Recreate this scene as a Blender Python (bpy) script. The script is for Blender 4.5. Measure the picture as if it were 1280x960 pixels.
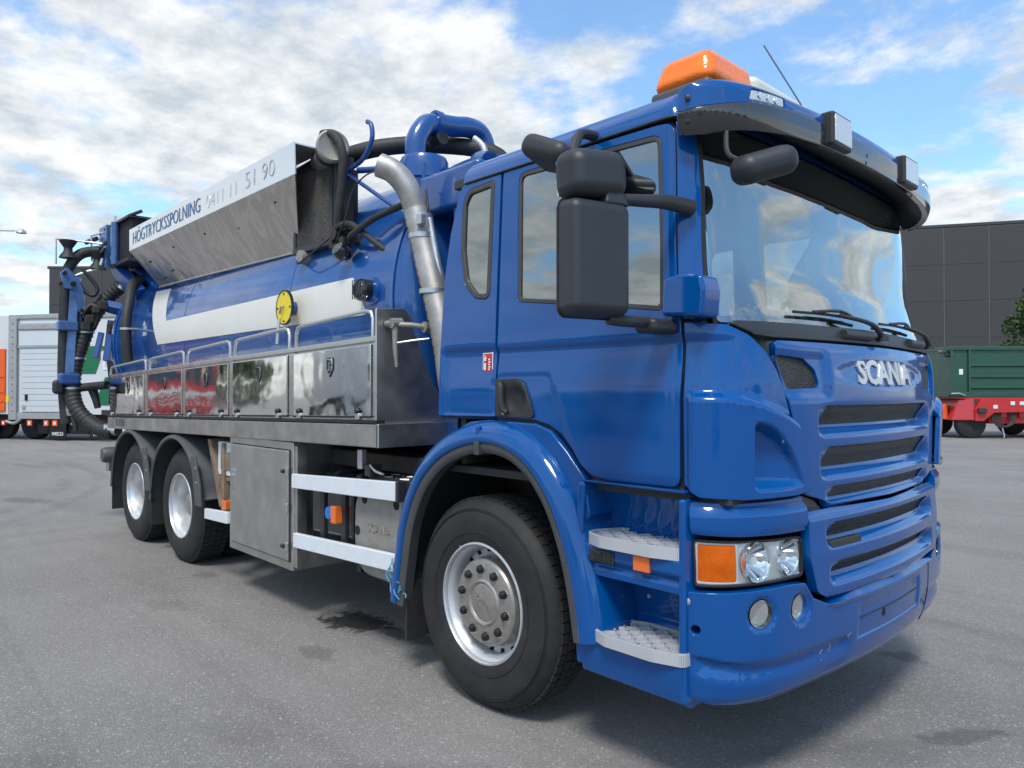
import bpy, bmesh, math, random, bisect
import numpy as np
from mathutils import Vector, Matrix, geometry
random.seed(7); rng = np.random.default_rng(3)
for o in list(bpy.data.objects): bpy.data.objects.remove(o)
SCN = bpy.context.scene; COL = SCN.collection
R = math.radians; PI = math.pi
# ---------------------------------------------------------------- camera
cam = bpy.data.cameras.new("camera"); camo = bpy.data.objects.new("camera", cam); COL.objects.link(camo)
yaw, pitch = 0.815665, 0.0111738
f = Vector((-math.sin(yaw)*math.cos(pitch), math.cos(yaw)*math.cos(pitch), math.sin(pitch)))
camo.location = (2.7533, -3.5785, 1.5735); camo.rotation_euler = f.to_track_quat('-Z', 'Y').to_euler()
cam.sensor_fit = 'HORIZONTAL'; cam.sensor_width = 36; cam.lens = 907.555/1280*36
cam.clip_start = .05; cam.clip_end = 3000
SCN.camera = camo
SCN.render.resolution_x = 1024; SCN.render.resolution_y = 768
SKYLOC = (20.0, 3.0, 9.0)
# ---------------------------------------------------------------- sky, sun, exposure
SUN_EL, SUN_AZ = R(58), R(-55)          # azimuth: direction the light comes from, measured from +X towards +Y
W = bpy.data.worlds.new("World"); SCN.world = W; W.use_nodes = True
nt = W.node_tree; nt.nodes.clear()
def N(nt, t, **k):
    n = nt.nodes.new(t)
    for a, b in k.items(): setattr(n, a, b)
    return n
out = N(nt, 'ShaderNodeOutputWorld'); bg = N(nt, 'ShaderNodeBackground')
sky = N(nt, 'ShaderNodeTexSky', sky_type='NISHITA'); sky.sun_disc = False
sky.sun_elevation = SUN_EL; sky.sun_rotation = R(90) - SUN_AZ
sky.air_density = 1.0; sky.dust_density = .6; sky.ozone_density = 2.0
tc = N(nt, 'ShaderNodeTexCoord'); sep = N(nt, 'ShaderNodeSeparateXYZ'); nt.links.new(tc.outputs['Generated'], sep.inputs[0])
def M_(op, a, b=None, c=None, nt=nt):
    m = nt.nodes.new('ShaderNodeMath'); m.operation = op
    for i, v in enumerate((a, b, c)):
        if v is None: continue
        if isinstance(v, (int, float)): m.inputs[i].default_value = v
        else: nt.links.new(v, m.inputs[i])
    return m.outputs[0]
zz = M_('MAXIMUM', sep.outputs['Z'], 0.0); dn = M_('ADD', zz, .16)
px = M_('DIVIDE', sep.outputs['X'], dn); py = M_('DIVIDE', sep.outputs['Y'], dn)
cmb = N(nt, 'ShaderNodeCombineXYZ'); nt.links.new(px, cmb.inputs[0]); nt.links.new(py, cmb.inputs[1])
n1 = N(nt, 'ShaderNodeTexNoise'); n1.inputs['Scale'].default_value = 1.75; n1.inputs['Detail'].default_value = 12; n1.inputs['Roughness'].default_value = .60; n1.inputs['Distortion'].default_value = .15
mp = N(nt, 'ShaderNodeMapping'); mp.inputs['Location'].default_value = SKYLOC; nt.links.new(cmb.outputs[0], mp.inputs[0]); nt.links.new(mp.outputs[0], n1.inputs['Vector'])
# more cloud towards the left of the view (-X), clearer blue towards +Y
bias = M_('MULTIPLY', sep.outputs['X'], -.05); bias2 = M_('MULTIPLY', sep.outputs['Y'], .0)
hz = M_('MULTIPLY', M_('SUBTRACT', 1.0, M_('MINIMUM', M_('MULTIPLY', zz, 3.2), 1.0)), .07)
den = M_('ADD', M_('ADD', n1.outputs['Fac'], bias), M_('ADD', bias2, hz))
rmp = N(nt, 'ShaderNodeMapRange', interpolation_type='SMOOTHSTEP'); rmp.inputs[1].default_value = .445; rmp.inputs[2].default_value = .58
rmp.inputs[3].default_value = .06; rmp.inputs[4].default_value = .97; nt.links.new(den, rmp.inputs[0])
n2 = N(nt, 'ShaderNodeTexNoise'); n2.inputs['Scale'].default_value = 3.8; n2.inputs['Detail'].default_value = 7; n2.inputs['Roughness'].default_value = .62; nt.links.new(cmb.outputs[0], n2.inputs['Vector'])
cr_ = N(nt, 'ShaderNodeValToRGB'); cr_.color_ramp.elements[0].position = .38; cr_.color_ramp.elements[0].color = (1.70, 1.90, 2.08, 1)
cr_.color_ramp.elements[1].position = .58; cr_.color_ramp.elements[1].color = (2.85, 2.88, 2.88, 1); nt.links.new(n2.outputs['Fac'], cr_.inputs[0])
mix = N(nt, 'ShaderNodeMixRGB'); nt.links.new(rmp.outputs[0], mix.inputs[0]); nt.links.new(cr_.outputs[0], mix.inputs[2])
skm = N(nt, 'ShaderNodeMixRGB', blend_type='MULTIPLY'); skm.inputs[0].default_value = 1; skm.inputs[2].default_value = (.58, .72, .77, 1)
nt.links.new(sky.outputs[0], skm.inputs[1]); nt.links.new(skm.outputs[0], mix.inputs[1])
nt.links.new(mix.outputs[0], bg.inputs[0]); bg.inputs[1].default_value = .15; nt.links.new(bg.outputs[0], out.inputs[0])
sl = bpy.data.lights.new("sun", 'SUN'); sl.energy = 1.25; sl.angle = R(14); sl.color = (1, .95, .88)
so = bpy.data.objects.new("sun", sl); COL.objects.link(so)
sd = Vector((math.cos(SUN_EL)*math.cos(SUN_AZ), math.cos(SUN_EL)*math.sin(SUN_AZ), math.sin(SUN_EL)))
so.rotation_euler = (-sd).to_track_quat('-Z', 'Y').to_euler(); so.location = (0, 0, 30)
SCN.view_settings.view_transform = 'Standard'; SCN.view_settings.look = 'None'; SCN.view_settings.exposure = 1.25; SCN.view_settings.gamma = 1
SCN.render.engine = 'CYCLES'; SCN.cycles.max_bounces = 8; SCN.cycles.transparent_max_bounces = 12; SCN.cycles.glossy_bounces = 5
# ---------------------------------------------------------------- materials
MT = {}
def mat(name, col, rough=.5, metal=0., coat=0., spec=.5, bump=None, var=None, rvar=None, emit=None, coatr=.03, trans=0., ior=1.5):
    """bump=(scale, distance, detail)  var=(scale, amount, dark colour)  rvar=(scale, amount)"""
    m = bpy.data.materials.new(name); m.use_nodes = True; t = m.node_tree; b = t.nodes['Principled BSDF']
    b.inputs['Base Color'].default_value = (*col, 1); b.inputs['Roughness'].default_value = rough; b.inputs['Metallic'].default_value = metal
    b.inputs['Coat Weight'].default_value = coat; b.inputs['Coat Roughness'].default_value = coatr; b.inputs['Specular IOR Level'].default_value = spec
    b.inputs['Transmission Weight'].default_value = trans; b.inputs['IOR'].default_value = ior
    g = N(t, 'ShaderNodeTexCoord').outputs['Object']
    if var:
        n = N(t, 'ShaderNodeTexNoise'); n.inputs['Scale'].default_value = var[0]; n.inputs['Detail'].default_value = 8; n.inputs['Roughness'].default_value = .65; t.links.new(g, n.inputs['Vector'])
        r = N(t, 'ShaderNodeMapRange'); r.inputs[1].default_value = .35; r.inputs[2].default_value = .7; r.inputs[3].default_value = 0; r.inputs[4].default_value = var[1]; t.links.new(n.outputs['Fac'], r.inputs[0])
        x = N(t, 'ShaderNodeMixRGB'); x.inputs[1].default_value = (*col, 1); x.inputs[2].default_value = (*var[2], 1); t.links.new(r.outputs[0], x.inputs[0]); t.links.new(x.outputs[0], b.inputs['Base Color'])
    if rvar:
        n = N(t, 'ShaderNodeTexNoise'); n.inputs['Scale'].default_value = rvar[0]; n.inputs['Detail'].default_value = 6; t.links.new(g, n.inputs['Vector'])
        r = N(t, 'ShaderNodeMapRange'); r.inputs[1].default_value = .35; r.inputs[2].default_value = .7; r.inputs[3].default_value = rough; r.inputs[4].default_value = rough+rvar[1]; t.links.new(n.outputs['Fac'], r.inputs[0]); t.links.new(r.outputs[0], b.inputs['Roughness'])
    if bump:
        last = None
        for bb in (bump if isinstance(bump, list) else [bump]):
            n = N(t, 'ShaderNodeTexNoise'); n.inputs['Scale'].default_value = bb[0]; n.inputs['Detail'].default_value = bb[2]; t.links.new(g, n.inputs['Vector'])
            k = N(t, 'ShaderNodeBump'); k.inputs['Strength'].default_value = 1; k.inputs['Distance'].default_value = bb[1]; t.links.new(n.outputs['Fac'], k.inputs['Height'])
            if last: t.links.new(last, k.inputs['Normal'])
            last = k.outputs[0]
        t.links.new(last, b.inputs['Normal'])
        if coat: t.links.new(last, b.inputs['Coat Normal'])
    if emit: b.inputs['Emission Color'].default_value = (*emit[0], 1); b.inputs['Emission Strength'].default_value = emit[1]
    MT[name] = m; return m
BLUE = (.0, .070, .27)
mat('paint', BLUE, .22, spec=.05, coat=1.0, bump=[(1.6, .004, 2), (420, .00004, 2)], rvar=(5, .08), var=(9, .10, (.01, .08, .22)))
mat('tank_paint', (.001, .060, .25), .28, spec=.3, coat=1.0, coatr=.06, bump=[(1.2, .010, 3), (6, .0015, 2)], rvar=(4, .15), var=(3, .25, (.02, .09, .26)))
mat('dull_blue', (.012, .07, .28), .42, coat=.3, coatr=.2, var=(10, .35, (.03, .05, .10)), bump=(30, .0006, 4))
mat('arm_blue', (.05, .13, .33), .42, coat=.4, coatr=.2, var=(12, .6, (.02, .04, .10)))
mat('black_plastic', (.022, .023, .025), .48, bump=(900, .00006, 2), var=(6, .3, (.04, .04, .042)))
mat('mirror_shell', (.022, .024, .028), .50, bump=(900, .00012, 2), var=(4, .3, (.045, .046, .05)))
mat('flare_rubber', (.055, .057, .060), .55, var=(7, .4, (.09, .088, .085)), bump=(60, .0006, 4))
mat('mudguard', (.065, .070, .078), .50, var=(7, .4, (.11, .11, .11)), bump=(60, .0006, 4))
mat('gloss_black', (.010, .011, .013), .12, coat=.6)
mat('smoke', (.03, .027, .03), .10, coat=.8)
mat('dark', (.006, .006, .007), .8)
mat('seal', (.012, .012, .013), .5)
mat('window_rubber', (.05, .048, .046), .5)
mat('tyre', (.011, .011, .012), .72, bump=[(120, .0012, 5), (14, .003, 3)], var=(5, .8, (.032, .030, .027)))
mat('rubber', (.017, .017, .018), .6, bump=(80, .001, 4), var=(20, .4, (.05, .048, .044)))
mat('chassis', (.018, .018, .018), .7, var=(8, .7, (.07, .055, .042)), bump=(50, .001, 4))
mat('alu', (.55, .56, .57), .34, metal=.85, var=(14, .25, (.35, .34, .33)), rvar=(20, .15))
mat('rim', (.60, .62, .64), .33, metal=.55, var=(10, .3, (.40, .40, .40)), rvar=(12, .15))
mat('hubcap', (.40, .37, .34), .36, metal=.6, var=(22, .5, (.22, .20, .17)), bump=(60, .0004, 4))
mat('nut', (.010, .010, .011), .35)
mat('steel_mirror', (.82, .80, .765), .045, metal=1, bump=[(1.9, .0075, 2), (6, .0010, 1)], rvar=(30, .03))
mat('steel_panel', (.50, .47, .44), .15, metal=1, bump=[(2.2, .012, 2), (8, .0012, 1)], rvar=(14, .06))
mat('steel_panel_up', (.84, .82, .78), .30, metal=.75, bump=(2.4, .006, 2), rvar=(10, .1))
mat('steel_frame', (.62, .60, .57), .22, metal=1, bump=(12, .0006, 2), rvar=(9, .12))
mat('steel_brushed', (.62, .60, .565), .36, metal=1, bump=[(3, .004, 2), (220, .0001, 3)], var=(5, .5, (.38, .36, .33)), rvar=(6, .15))
mat('steel_old', (.64, .61, .57), .34, metal=1, bump=[(3, .006, 3), (40, .0006, 3)], var=(4, .6, (.24, .22, .2)), rvar=(6, .15))
mat('cast_alu', (.36, .34, .31), .55, metal=.5, bump=(50, .001, 4), var=(10, .5, (.20, .18, .155)))
mat('white_paint', (.72, .76, .79), .35, coat=.3, var=(9, .22, (.50, .51, .50)))
mat('stripe', (.68, .665, .61), .4, var=(5, .2, (.5, .47, .40)), coat=.3, coatr=.2)
mat('step_metal', (.56, .57, .59), .38, metal=.35, bump=(300, .0005, 2))
mat('step_inner', (.36, .37, .40), .45, metal=.3)
mat('amber', (1.0, .17, .0), .16, coat=.5, bump=(50, .002, 1), var=(5, .5, (1.0, .26, .0)))
mat('amber_lens', (1.0, .20, .0), .35, spec=.15, bump=(90, .0015, 1), var=(26, .7, (.75, .10, .0)))
mat('orange', (.78, .14, .02), .4)
mat('red', (.50, .018, .02), .38, coat=.4, var=(5, .3, (.32, .03, .03)))
mat('tail_red', (.5, .01, .01), .2, coat=1)
mat('yellow', (.80, .62, .02), .45, var=(20, .15, (.5, .35, .02)))
mat('chrome', (.88, .88, .88), .05, metal=1)
mat('lamp_house', (.66, .67, .67), .35, metal=.35)
mat('bulb', (.9, .9, .9), .05, coat=1)
mat('badge', (.62, .62, .61), .38, metal=.45)
mat('white', (.72, .73, .73), .45)
mat('lens_white', (.55, .58, .59), .10, coat=1, bump=(140, .002, 1))
mat('exhaust', (.46, .44, .41), .50, metal=.7, var=(7, .8, (.24, .22, .19)), bump=(60, .0005, 3))
mat('cream', (.70, .69, .58), .35, coat=.5)
mat('interior', (.035, .037, .038), .75, var=(5, .3, (.06, .06, .06)))
mat('dash', (.55, .58, .57), .5, var=(3, .6, (.25, .27, .27)))
mat('fabric', (.07, .075, .09), .9)
mat('print_blue', (.035, .12, .28), .5)
mat('print_faded', (.36, .39, .45), .45, metal=.3, var=(30, .9, (.75, .74, .72)))
mat('print_ghost', (.62, .62, .62), .4, metal=.6, var=(24, 1.0, (.80, .79, .76)))
mat('print_grey', (.10, .10, .115), .5)
mat('panel_grey', (.56, .60, .62), .45, coat=.2, var=(2, .25, (.46, .49, .50)))
mat('lorry_white', (.60, .62, .62), .45, var=(1.2, .3, (.44, .46, .47)))
mat('frame_grey', (.34, .35, .35), .5, var=(4, .5, (.22, .21, .20)))
mat('green_print', (.01, .14, .06), .45)
mat('container_green', (.010, .062, .040), .42, coat=.3, coatr=.2, var=(1.6, .45, (.025, .07, .05)), bump=(3, .01, 3))
mat('hazard_orange', (.80, .12, .02), .45, var=(3, .3, (.55, .08, .02)))
mat('leaf', (.035, .075, .018), .6, var=(.8, .7, (.07, .11, .03)))
mat('leaf_far', (.03, .06, .02), .7, var=(.5, .7, (.06, .09, .03)))
mat('bark', (.09, .07, .05), .9, bump=(12, .02, 5))
mat('concrete', (.36, .35, .33), .85, var=(2, .5, (.25, .245, .23)), bump=(40, .002, 4))
mat('grass', (.06, .10, .03), .95, var=(3, .6, (.10, .12, .05)), bump=(60, .02, 3))
mat('orange_marker', (.80, .16, .02), .25, coat=.7, bump=(400, .0008, 1))
mat('dark_panel', (.040, .040, .042), .75, var=(6, .6, (.060, .060, .062)), bump=(60, .004, 4))
mat('light_joint', (.17, .17, .175), .7)
mat('blue_cap', (.02, .16, .50), .5)
mat('rust_box', (.26, .19, .13), .7, var=(6, .8, (.10, .06, .04)), bump=(30, .002, 4))
mat('twine', (.10, .28, .42), .8)
def glass(name, tint, base, pw=1.25):
    m = bpy.data.materials.new(name); m.use_nodes = True; t = m.node_tree; t.nodes.clear()
    o = N(t, 'ShaderNodeOutputMaterial'); x = N(t, 'ShaderNodeMixShader'); tr = N(t, 'ShaderNodeBsdfTransparent'); tr.inputs[0].default_value = (*tint, 1)
    g = N(t, 'ShaderNodeBsdfGlossy'); g.inputs['Roughness'].default_value = .012; g.inputs['Color'].default_value = (.94, 1, .98, 1)
    lw = N(t, 'ShaderNodeFresnel'); lw.inputs['IOR'].default_value = 1.5
    fac = M_('MINIMUM', M_('ADD', M_('MULTIPLY', lw.outputs[0], pw, nt=t), base, nt=t), 1.0, nt=t)
    t.links.new(fac, x.inputs[0]); t.links.new(tr.outputs[0], x.inputs[1]); t.links.new(g.outputs[0], x.inputs[2]); t.links.new(x.outputs[0], o.inputs[0])
    MT[name] = m; return m
glass('glass_side', (.34, .38, .37), .26)
glass('glass_front', (.60, .70, .67), .30)
glass('lamp_glass', (.97, .98, .98), .0, .55)
# wire mesh for the grille openings: diamond lattice relief on near-black
def meshmat(name, sc, c0, c1):
    m = mat(name, c0, .6); t = m.node_tree; b = t.nodes['Principled BSDF']
    g = N(t, 'ShaderNodeTexCoord').outputs['Object']; v = N(t, 'ShaderNodeTexVoronoi'); v.inputs['Scale'].default_value = sc; t.links.new(g, v.inputs['Vector'])
    n = N(t, 'ShaderNodeTexNoise'); n.inputs['Scale'].default_value = 9; t.links.new(g, n.inputs['Vector'])
    q = M_('MULTIPLY', v.outputs['Distance'], M_('ADD', n.outputs['Fac'], .5, nt=t), nt=t)
    r = N(t, 'ShaderNodeMapRange'); r.inputs[1].default_value = .1; r.inputs[2].default_value = .7; t.links.new(q, r.inputs[0])
    x = N(t, 'ShaderNodeMixRGB'); x.inputs[1].default_value = (*c0, 1); x.inputs[2].default_value = (*c1, 1); t.links.new(r.outputs[0], x.inputs[0]); t.links.new(x.outputs[0], b.inputs['Base Color'])
    k = N(t, 'ShaderNodeBump'); k.inputs['Distance'].default_value = .004; t.links.new(v.outputs['Distance'], k.inputs['Height']); t.links.new(k.outputs[0], b.inputs['Normal'])
meshmat('grille_mesh', 170, (.010, .010, .010), (.085, .080, .072)); meshmat('intake_mesh', 140, (.006, .006, .006), (.05, .048, .045)); meshmat('core_mesh', 110, (.028, .025, .022), (.16, .145, .13))
# swirled reflections and dried water stains put into the lower flushing panel's colour
t = MT['steel_panel'].node_tree; b = t.nodes['Principled BSDF']; g = N(t, 'ShaderNodeTexCoord').outputs['Object']; mpv = N(t, 'ShaderNodeMapping'); mpv.inputs['Scale'].default_value = (1.6, 1, .8); t.links.new(g, mpv.inputs[0])
nn0 = N(t, 'ShaderNodeTexNoise'); nn0.inputs['Scale'].default_value = 1.5; nn0.inputs['Detail'].default_value = 3; nn0.inputs['Distortion'].default_value = 1.6; t.links.new(mpv.outputs[0], nn0.inputs['Vector'])
wv = N(t, 'ShaderNodeMath', operation='SINE'); t.links.new(M_('MULTIPLY', nn0.outputs['Fac'], 30.0, nt=t), wv.inputs[0])
rr0 = N(t, 'ShaderNodeMapRange'); rr0.inputs[1].default_value = -.6; rr0.inputs[2].default_value = 1; rr0.inputs[4].default_value = .6; t.links.new(wv.outputs[0], rr0.inputs[0])
xx0 = N(t, 'ShaderNodeMixRGB'); xx0.inputs[1].default_value = (.60, .565, .53, 1); xx0.inputs[2].default_value = (.80, .77, .73, 1); t.links.new(rr0.outputs[0], xx0.inputs[0]); t.links.new(xx0.outputs[0], b.inputs['Base Color'])
# asphalt
m = bpy.data.materials.new('asphalt'); m.use_nodes = True; MT['asphalt'] = m; t = m.node_tree; b = t.nodes['Principled BSDF']
P = N(t, 'ShaderNodeTexCoord').outputs['Object']
def noise(sc, det=6, rough=.6, vec=P, dist=0):
    n = N(t, 'ShaderNodeTexNoise'); n.inputs['Scale'].default_value = sc; n.inputs['Detail'].default_value = det; n.inputs['Roughness'].default_value = rough; n.inputs['Distortion'].default_value = dist; t.links.new(vec, n.inputs['Vector']); return n.outputs['Fac']
def rng_(v, a, b_, c, d, sm=False):
    r = N(t, 'ShaderNodeMapRange'); r.interpolation_type = 'SMOOTHSTEP' if sm else 'LINEAR'
    for i, q in enumerate((a, b_, c, d)): r.inputs[i+1].default_value = q
    t.links.new(v, r.inputs[0]); return r.outputs[0]
def mixc(fac, a, b_, mode='MIX'):
    x = N(t, 'ShaderNodeMixRGB', blend_type=mode); 
    for i, q in ((0, fac), (1, a), (2, b_)):
        if isinstance(q, (int, float)): x.inputs[i].default_value = q
        elif isinstance(q, tuple): x.inputs[i].default_value = (*q, 1)
        else: t.links.new(q, x.inputs[i])
    return x.outputs[0]
vo = N(t, 'ShaderNodeTexVoronoi'); vo.inputs['Scale'].default_value = 210; t.links.new(P, vo.inputs['Vector'])
vo2 = N(t, 'ShaderNodeTexVoronoi'); vo2.inputs['Scale'].default_value = 95; t.links.new(P, vo2.inputs['Vector'])
sp = N(t, 'ShaderNodeSeparateColor'); t.links.new(vo.outputs['Color'], sp.inputs[0]); sp2 = N(t, 'ShaderNodeSeparateColor'); t.links.new(vo2.outputs['Color'], sp2.inputs[0])
c = mixc(rng_(noise(.35, 8, .62), .35, .68, 0, 1), (.205, .192, .180), (.275, .260, .245))
mpS = N(t, 'ShaderNodeMapping'); mpS.inputs['Rotation'].default_value = (0, 0, R(9)); mpS.inputs['Scale'].default_value = (.10, 1.3, 1); t.links.new(P, mpS.inputs[0])
c = mixc(rng_(noise(1.6, 7, .6, mpS.outputs[0], .6), .50, .72, 0, .42), c, (.115, .110, .106))
c = mixc(rng_(sp.outputs[0], .80, .97, 0, .55), c, (.46, .45, .44))
c = mixc(rng_(sp2.outputs[1], .93, .98, 0, .5), c, (.52, .51, .49))
c = mixc(rng_(sp.outputs[1], .82, 1, 0, .5), c, (.05, .05, .05))
def blob(x, y, rx, ry, rot, edge=.35):
    mpn = N(t, 'ShaderNodeMapping', vector_type='TEXTURE'); mpn.inputs['Location'].default_value = (x, y, 0); mpn.inputs['Rotation'].default_value = (0, 0, rot); mpn.inputs['Scale'].default_value = (rx, ry, 1); t.links.new(P, mpn.inputs[0])
    ln = N(t, 'ShaderNodeVectorMath', operation='LENGTH'); t.links.new(mpn.outputs[0], ln.inputs[0])
    d = M_('ADD', ln.outputs['Value'], M_('MULTIPLY', M_('SUBTRACT', noise(9, 9, .78, dist=.6), .5, nt=t), 3.4, nt=t), nt=t)
    return rng_(d, 1-edge, 1+edge*.3, 1, 0, True)
for (cx_, cy_, rad, wd, am) in ((-14, -9.5, 9.2, .11, .30), (-14, -9.5, 9.75, .10, .26), (-9, 6.5, 12.5, .12, .28), (-20, -2, 13.2, .14, .25), (-20, -2, 13.9, .12, .2), (1.5, 9.5, 7.6, .11, .3), (1.5, 9.5, 8.1, .10, .22)):
    mpn = N(t, 'ShaderNodeMapping'); mpn.inputs['Location'].default_value = (-cx_, -cy_, 0); t.links.new(P, mpn.inputs[0]); ln = N(t, 'ShaderNodeVectorMath', operation='LENGTH'); t.links.new(mpn.outputs[0], ln.inputs[0])
    dd_ = M_('ABSOLUTE', M_('SUBTRACT', ln.outputs['Value'], rad, nt=t), nt=t); q_ = M_('MULTIPLY', rng_(dd_, wd*.6, wd*1.4, 1, 0, True), rng_(noise(1.1, 6, .7), .42, .62, 0, am), nt=t); c = mixc(q_, c, (.085, .082, .079))
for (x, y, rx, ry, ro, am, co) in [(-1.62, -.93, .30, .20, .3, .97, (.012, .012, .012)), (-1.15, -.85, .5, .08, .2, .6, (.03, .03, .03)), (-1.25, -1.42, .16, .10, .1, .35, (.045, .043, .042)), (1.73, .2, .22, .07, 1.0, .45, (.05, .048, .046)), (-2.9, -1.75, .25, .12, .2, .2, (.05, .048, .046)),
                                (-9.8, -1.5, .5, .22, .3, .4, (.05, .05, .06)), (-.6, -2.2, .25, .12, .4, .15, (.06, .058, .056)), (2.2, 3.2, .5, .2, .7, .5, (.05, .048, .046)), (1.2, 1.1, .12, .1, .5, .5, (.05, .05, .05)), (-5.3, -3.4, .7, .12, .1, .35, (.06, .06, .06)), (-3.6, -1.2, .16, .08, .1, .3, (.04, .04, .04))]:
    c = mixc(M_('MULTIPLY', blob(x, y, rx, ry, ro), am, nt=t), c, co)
t.links.new(c, b.inputs['Base Color']); b.inputs['Roughness'].default_value = .82; b.inputs['Specular IOR Level'].default_value = .35
k = N(t, 'ShaderNodeBump'); k.inputs['Distance'].default_value = .005; k.inputs['Strength'].default_value = .9; t.links.new(M_('ADD', vo.outputs['Distance'], M_('MULTIPLY', noise(60, 6), 1.0, nt=t), nt=t), k.inputs['Height']); t.links.new(k.outputs[0], b.inputs['Normal'])
# ---------------------------------------------------------------- mesh helpers
def tagit(o, label=None, cat=None, group=None, kind=None):
    for a, v in (('label', label), ('category', cat), ('group', group), ('kind', kind)):
        if v: o[a] = v
    return o
def empty(name, loc=(0, 0, 0), rz=0, label=None, cat=None, group=None, parent=None):
    o = bpy.data.objects.new(name, None); COL.objects.link(o); o.location = loc; o.rotation_euler = (0, 0, rz); o.empty_display_size = .3
    if parent: o.parent = parent
    return tagit(o, label, cat, group)
def link(name, me, m, parent=None):
    if m and not me.materials: me.materials.append(MT[m] if isinstance(m, str) else m)
    o = bpy.data.objects.new(name, me); COL.objects.link(o)
    if parent: o.parent = parent
    return o
class MB:
    def __init__(s): s.V = []; s.F = []
    def add(s, V, F):
        k = len(s.V); s.V += [tuple(v) for v in V]; s.F += [tuple(i+k for i in q) for q in F]; return s
    def box(s, x0, x1, y0, y1, z0, z1, T=None):
        V = [(x0, y0, z0), (x1, y0, z0), (x1, y1, z0), (x0, y1, z0), (x0, y0, z1), (x1, y0, z1), (x1, y1, z1), (x0, y1, z1)]
        if T: V = [T(Vector(v)) for v in V]
        return s.add(V, [(0, 3, 2, 1), (4, 5, 6, 7), (0, 1, 5, 4), (1, 2, 6, 5), (2, 3, 7, 6), (3, 0, 4, 7)])
    def hexa(s, a, b):   # two quads
        V = list(a)+list(b); n = len(a)
        return s.add(V, [tuple(range(n))[::-1], tuple(range(n, 2*n))]+[(i, (i+1) % n, n+(i+1) % n, n+i) for i in range(n)])
    def tube(s, pts, r, seg=12, cap=True, smooth=0):
        if smooth: pts = crs(pts, smooth)
        P = [Vector(p) for p in pts]; n = len(P); rr = r if callable(r) else (lambda t: r)
        up = Vector((0, 0, 1)); d0 = (P[1]-P[0]).normalized()
        a = d0.cross(up); a = a.normalized() if a.length > 1e-3 else Vector((1, 0, 0)); V = []
        for i in range(n):
            d = (P[min(i+1, n-1)]-P[max(i-1, 0)]).normalized(); a = (a-d*a.dot(d)).normalized(); b = d.cross(a); q = rr(i/(n-1))
            for k in range(seg): th = 2*PI*k/seg; V.append(P[i]+a*(q*math.cos(th))+b*(q*math.sin(th)))
        F = [(i*seg+k, i*seg+(k+1) % seg, (i+1)*seg+(k+1) % seg, (i+1)*seg+k) for i in range(n-1) for k in range(seg)]
        if cap: F += [tuple(range(seg))[::-1], tuple(range((n-1)*seg, n*seg))]
        return s.add(V, F)
    def lathe(s, prof, c=(0, 0, 0), axis='y', seg=48, closed=False):
        """prof: (radius, along axis)"""
        V = []; n = len(prof)
        for r, h in prof:
            for k in range(seg):
                th = 2*PI*k/seg; q = (r*math.cos(th), r*math.sin(th))
                V.append((c[0]+q[0], c[1]+h, c[2]+q[1]) if axis == 'y' else (c[0]+q[0], c[1]+q[1], c[2]+h) if axis == 'z' else (c[0]+h, c[1]+q[0], c[2]+q[1]))
        F = []
        for i in range(n-1 if not closed else n):
            j = (i+1) % n
            for k in range(seg): F.append((i*seg+k, i*seg+(k+1) % seg, j*seg+(k+1) % seg, j*seg+k))
        if not closed: F += [tuple(range(seg))[::-1], tuple(range((n-1)*seg, n*seg))]
        return s.add(V, F)
    def prism(s, poly, ax, a0, a1):
        """poly 2D points, extruded on axis 'x','y','z' from a0 to a1"""
        g = {'x': lambda p, h: (h, p[0], p[1]), 'y': lambda p, h: (p[0], h, p[1]), 'z': lambda p, h: (p[0], p[1], h)}[ax]; n = len(poly)
        return s.add([g(p, a0) for p in poly]+[g(p, a1) for p in poly], [tuple(range(n))[::-1], tuple(range(n, 2*n))]+[(i, (i+1) % n, n+(i+1) % n, n+i) for i in range(n)])
    def xf(s, T): s.V = [tuple(T @ Vector(v)) for v in s.V]; return s
    def fix(s):
        bm = bmesh.new(); vs = [bm.verts.new(v) for v in s.V]
        for q in s.F:
            try: bm.faces.new([vs[i] for i in q])
            except ValueError: pass
        bmesh.ops.recalc_face_normals(bm, faces=bm.faces); me = bpy.data.meshes.new('m'); bm.to_mesh(me); bm.free(); return me
    def build(s, name, m, parent=None, bev=0, seg=2, ang=35, fix=True, kind=None, label=None):
        if fix: me = s.fix()
        else: me = bpy.data.meshes.new(name); me.from_pydata(s.V, [], s.F)
        me.name = name; me.shade_smooth(); me.set_sharp_from_angle(angle=R(ang))
        o = link(name, me, m, parent)
        if bev:
            b = o.modifiers.new('bevel', 'BEVEL'); b.width = bev; b.segments = seg; b.limit_method = 'ANGLE'; b.angle_limit = R(30); b.harden_normals = True
        return tagit(o, label=label, kind=kind)
def crs(pts, n=8):
    out = []; m = len(pts)
    for i in range(m-1):
        q = [pts[max(i-1, 0)], pts[i], pts[i+1], pts[min(i+2, m-1)]]
        for k in range(n):
            t = k/n; out.append(tuple(0.5*((2*b)+(-a+c)*t+(2*a-5*b+4*c-d)*t*t+(-a+3*b-3*c+d)*t**3) for a, b, c, d in zip(*q)))
    out.append(tuple(pts[-1])); return out
def bx(name, x0, x1, y0, y1, z0, z1, m, parent=None, bev=.004, **k): return MB().box(x0, x1, y0, y1, z0, z1).build(name, m, parent, bev=bev, **k)
def dup(o, loc=None, parent=None, rz=None):
    c = o.copy(); COL.objects.link(c)
    if parent is not None: c.parent = parent
    if loc is not None: c.location = loc
    if rz is not None: c.rotation_euler = (0, 0, rz)
    for ch in [q for q in o.children]: dup(ch, parent=c)
    return c
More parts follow.
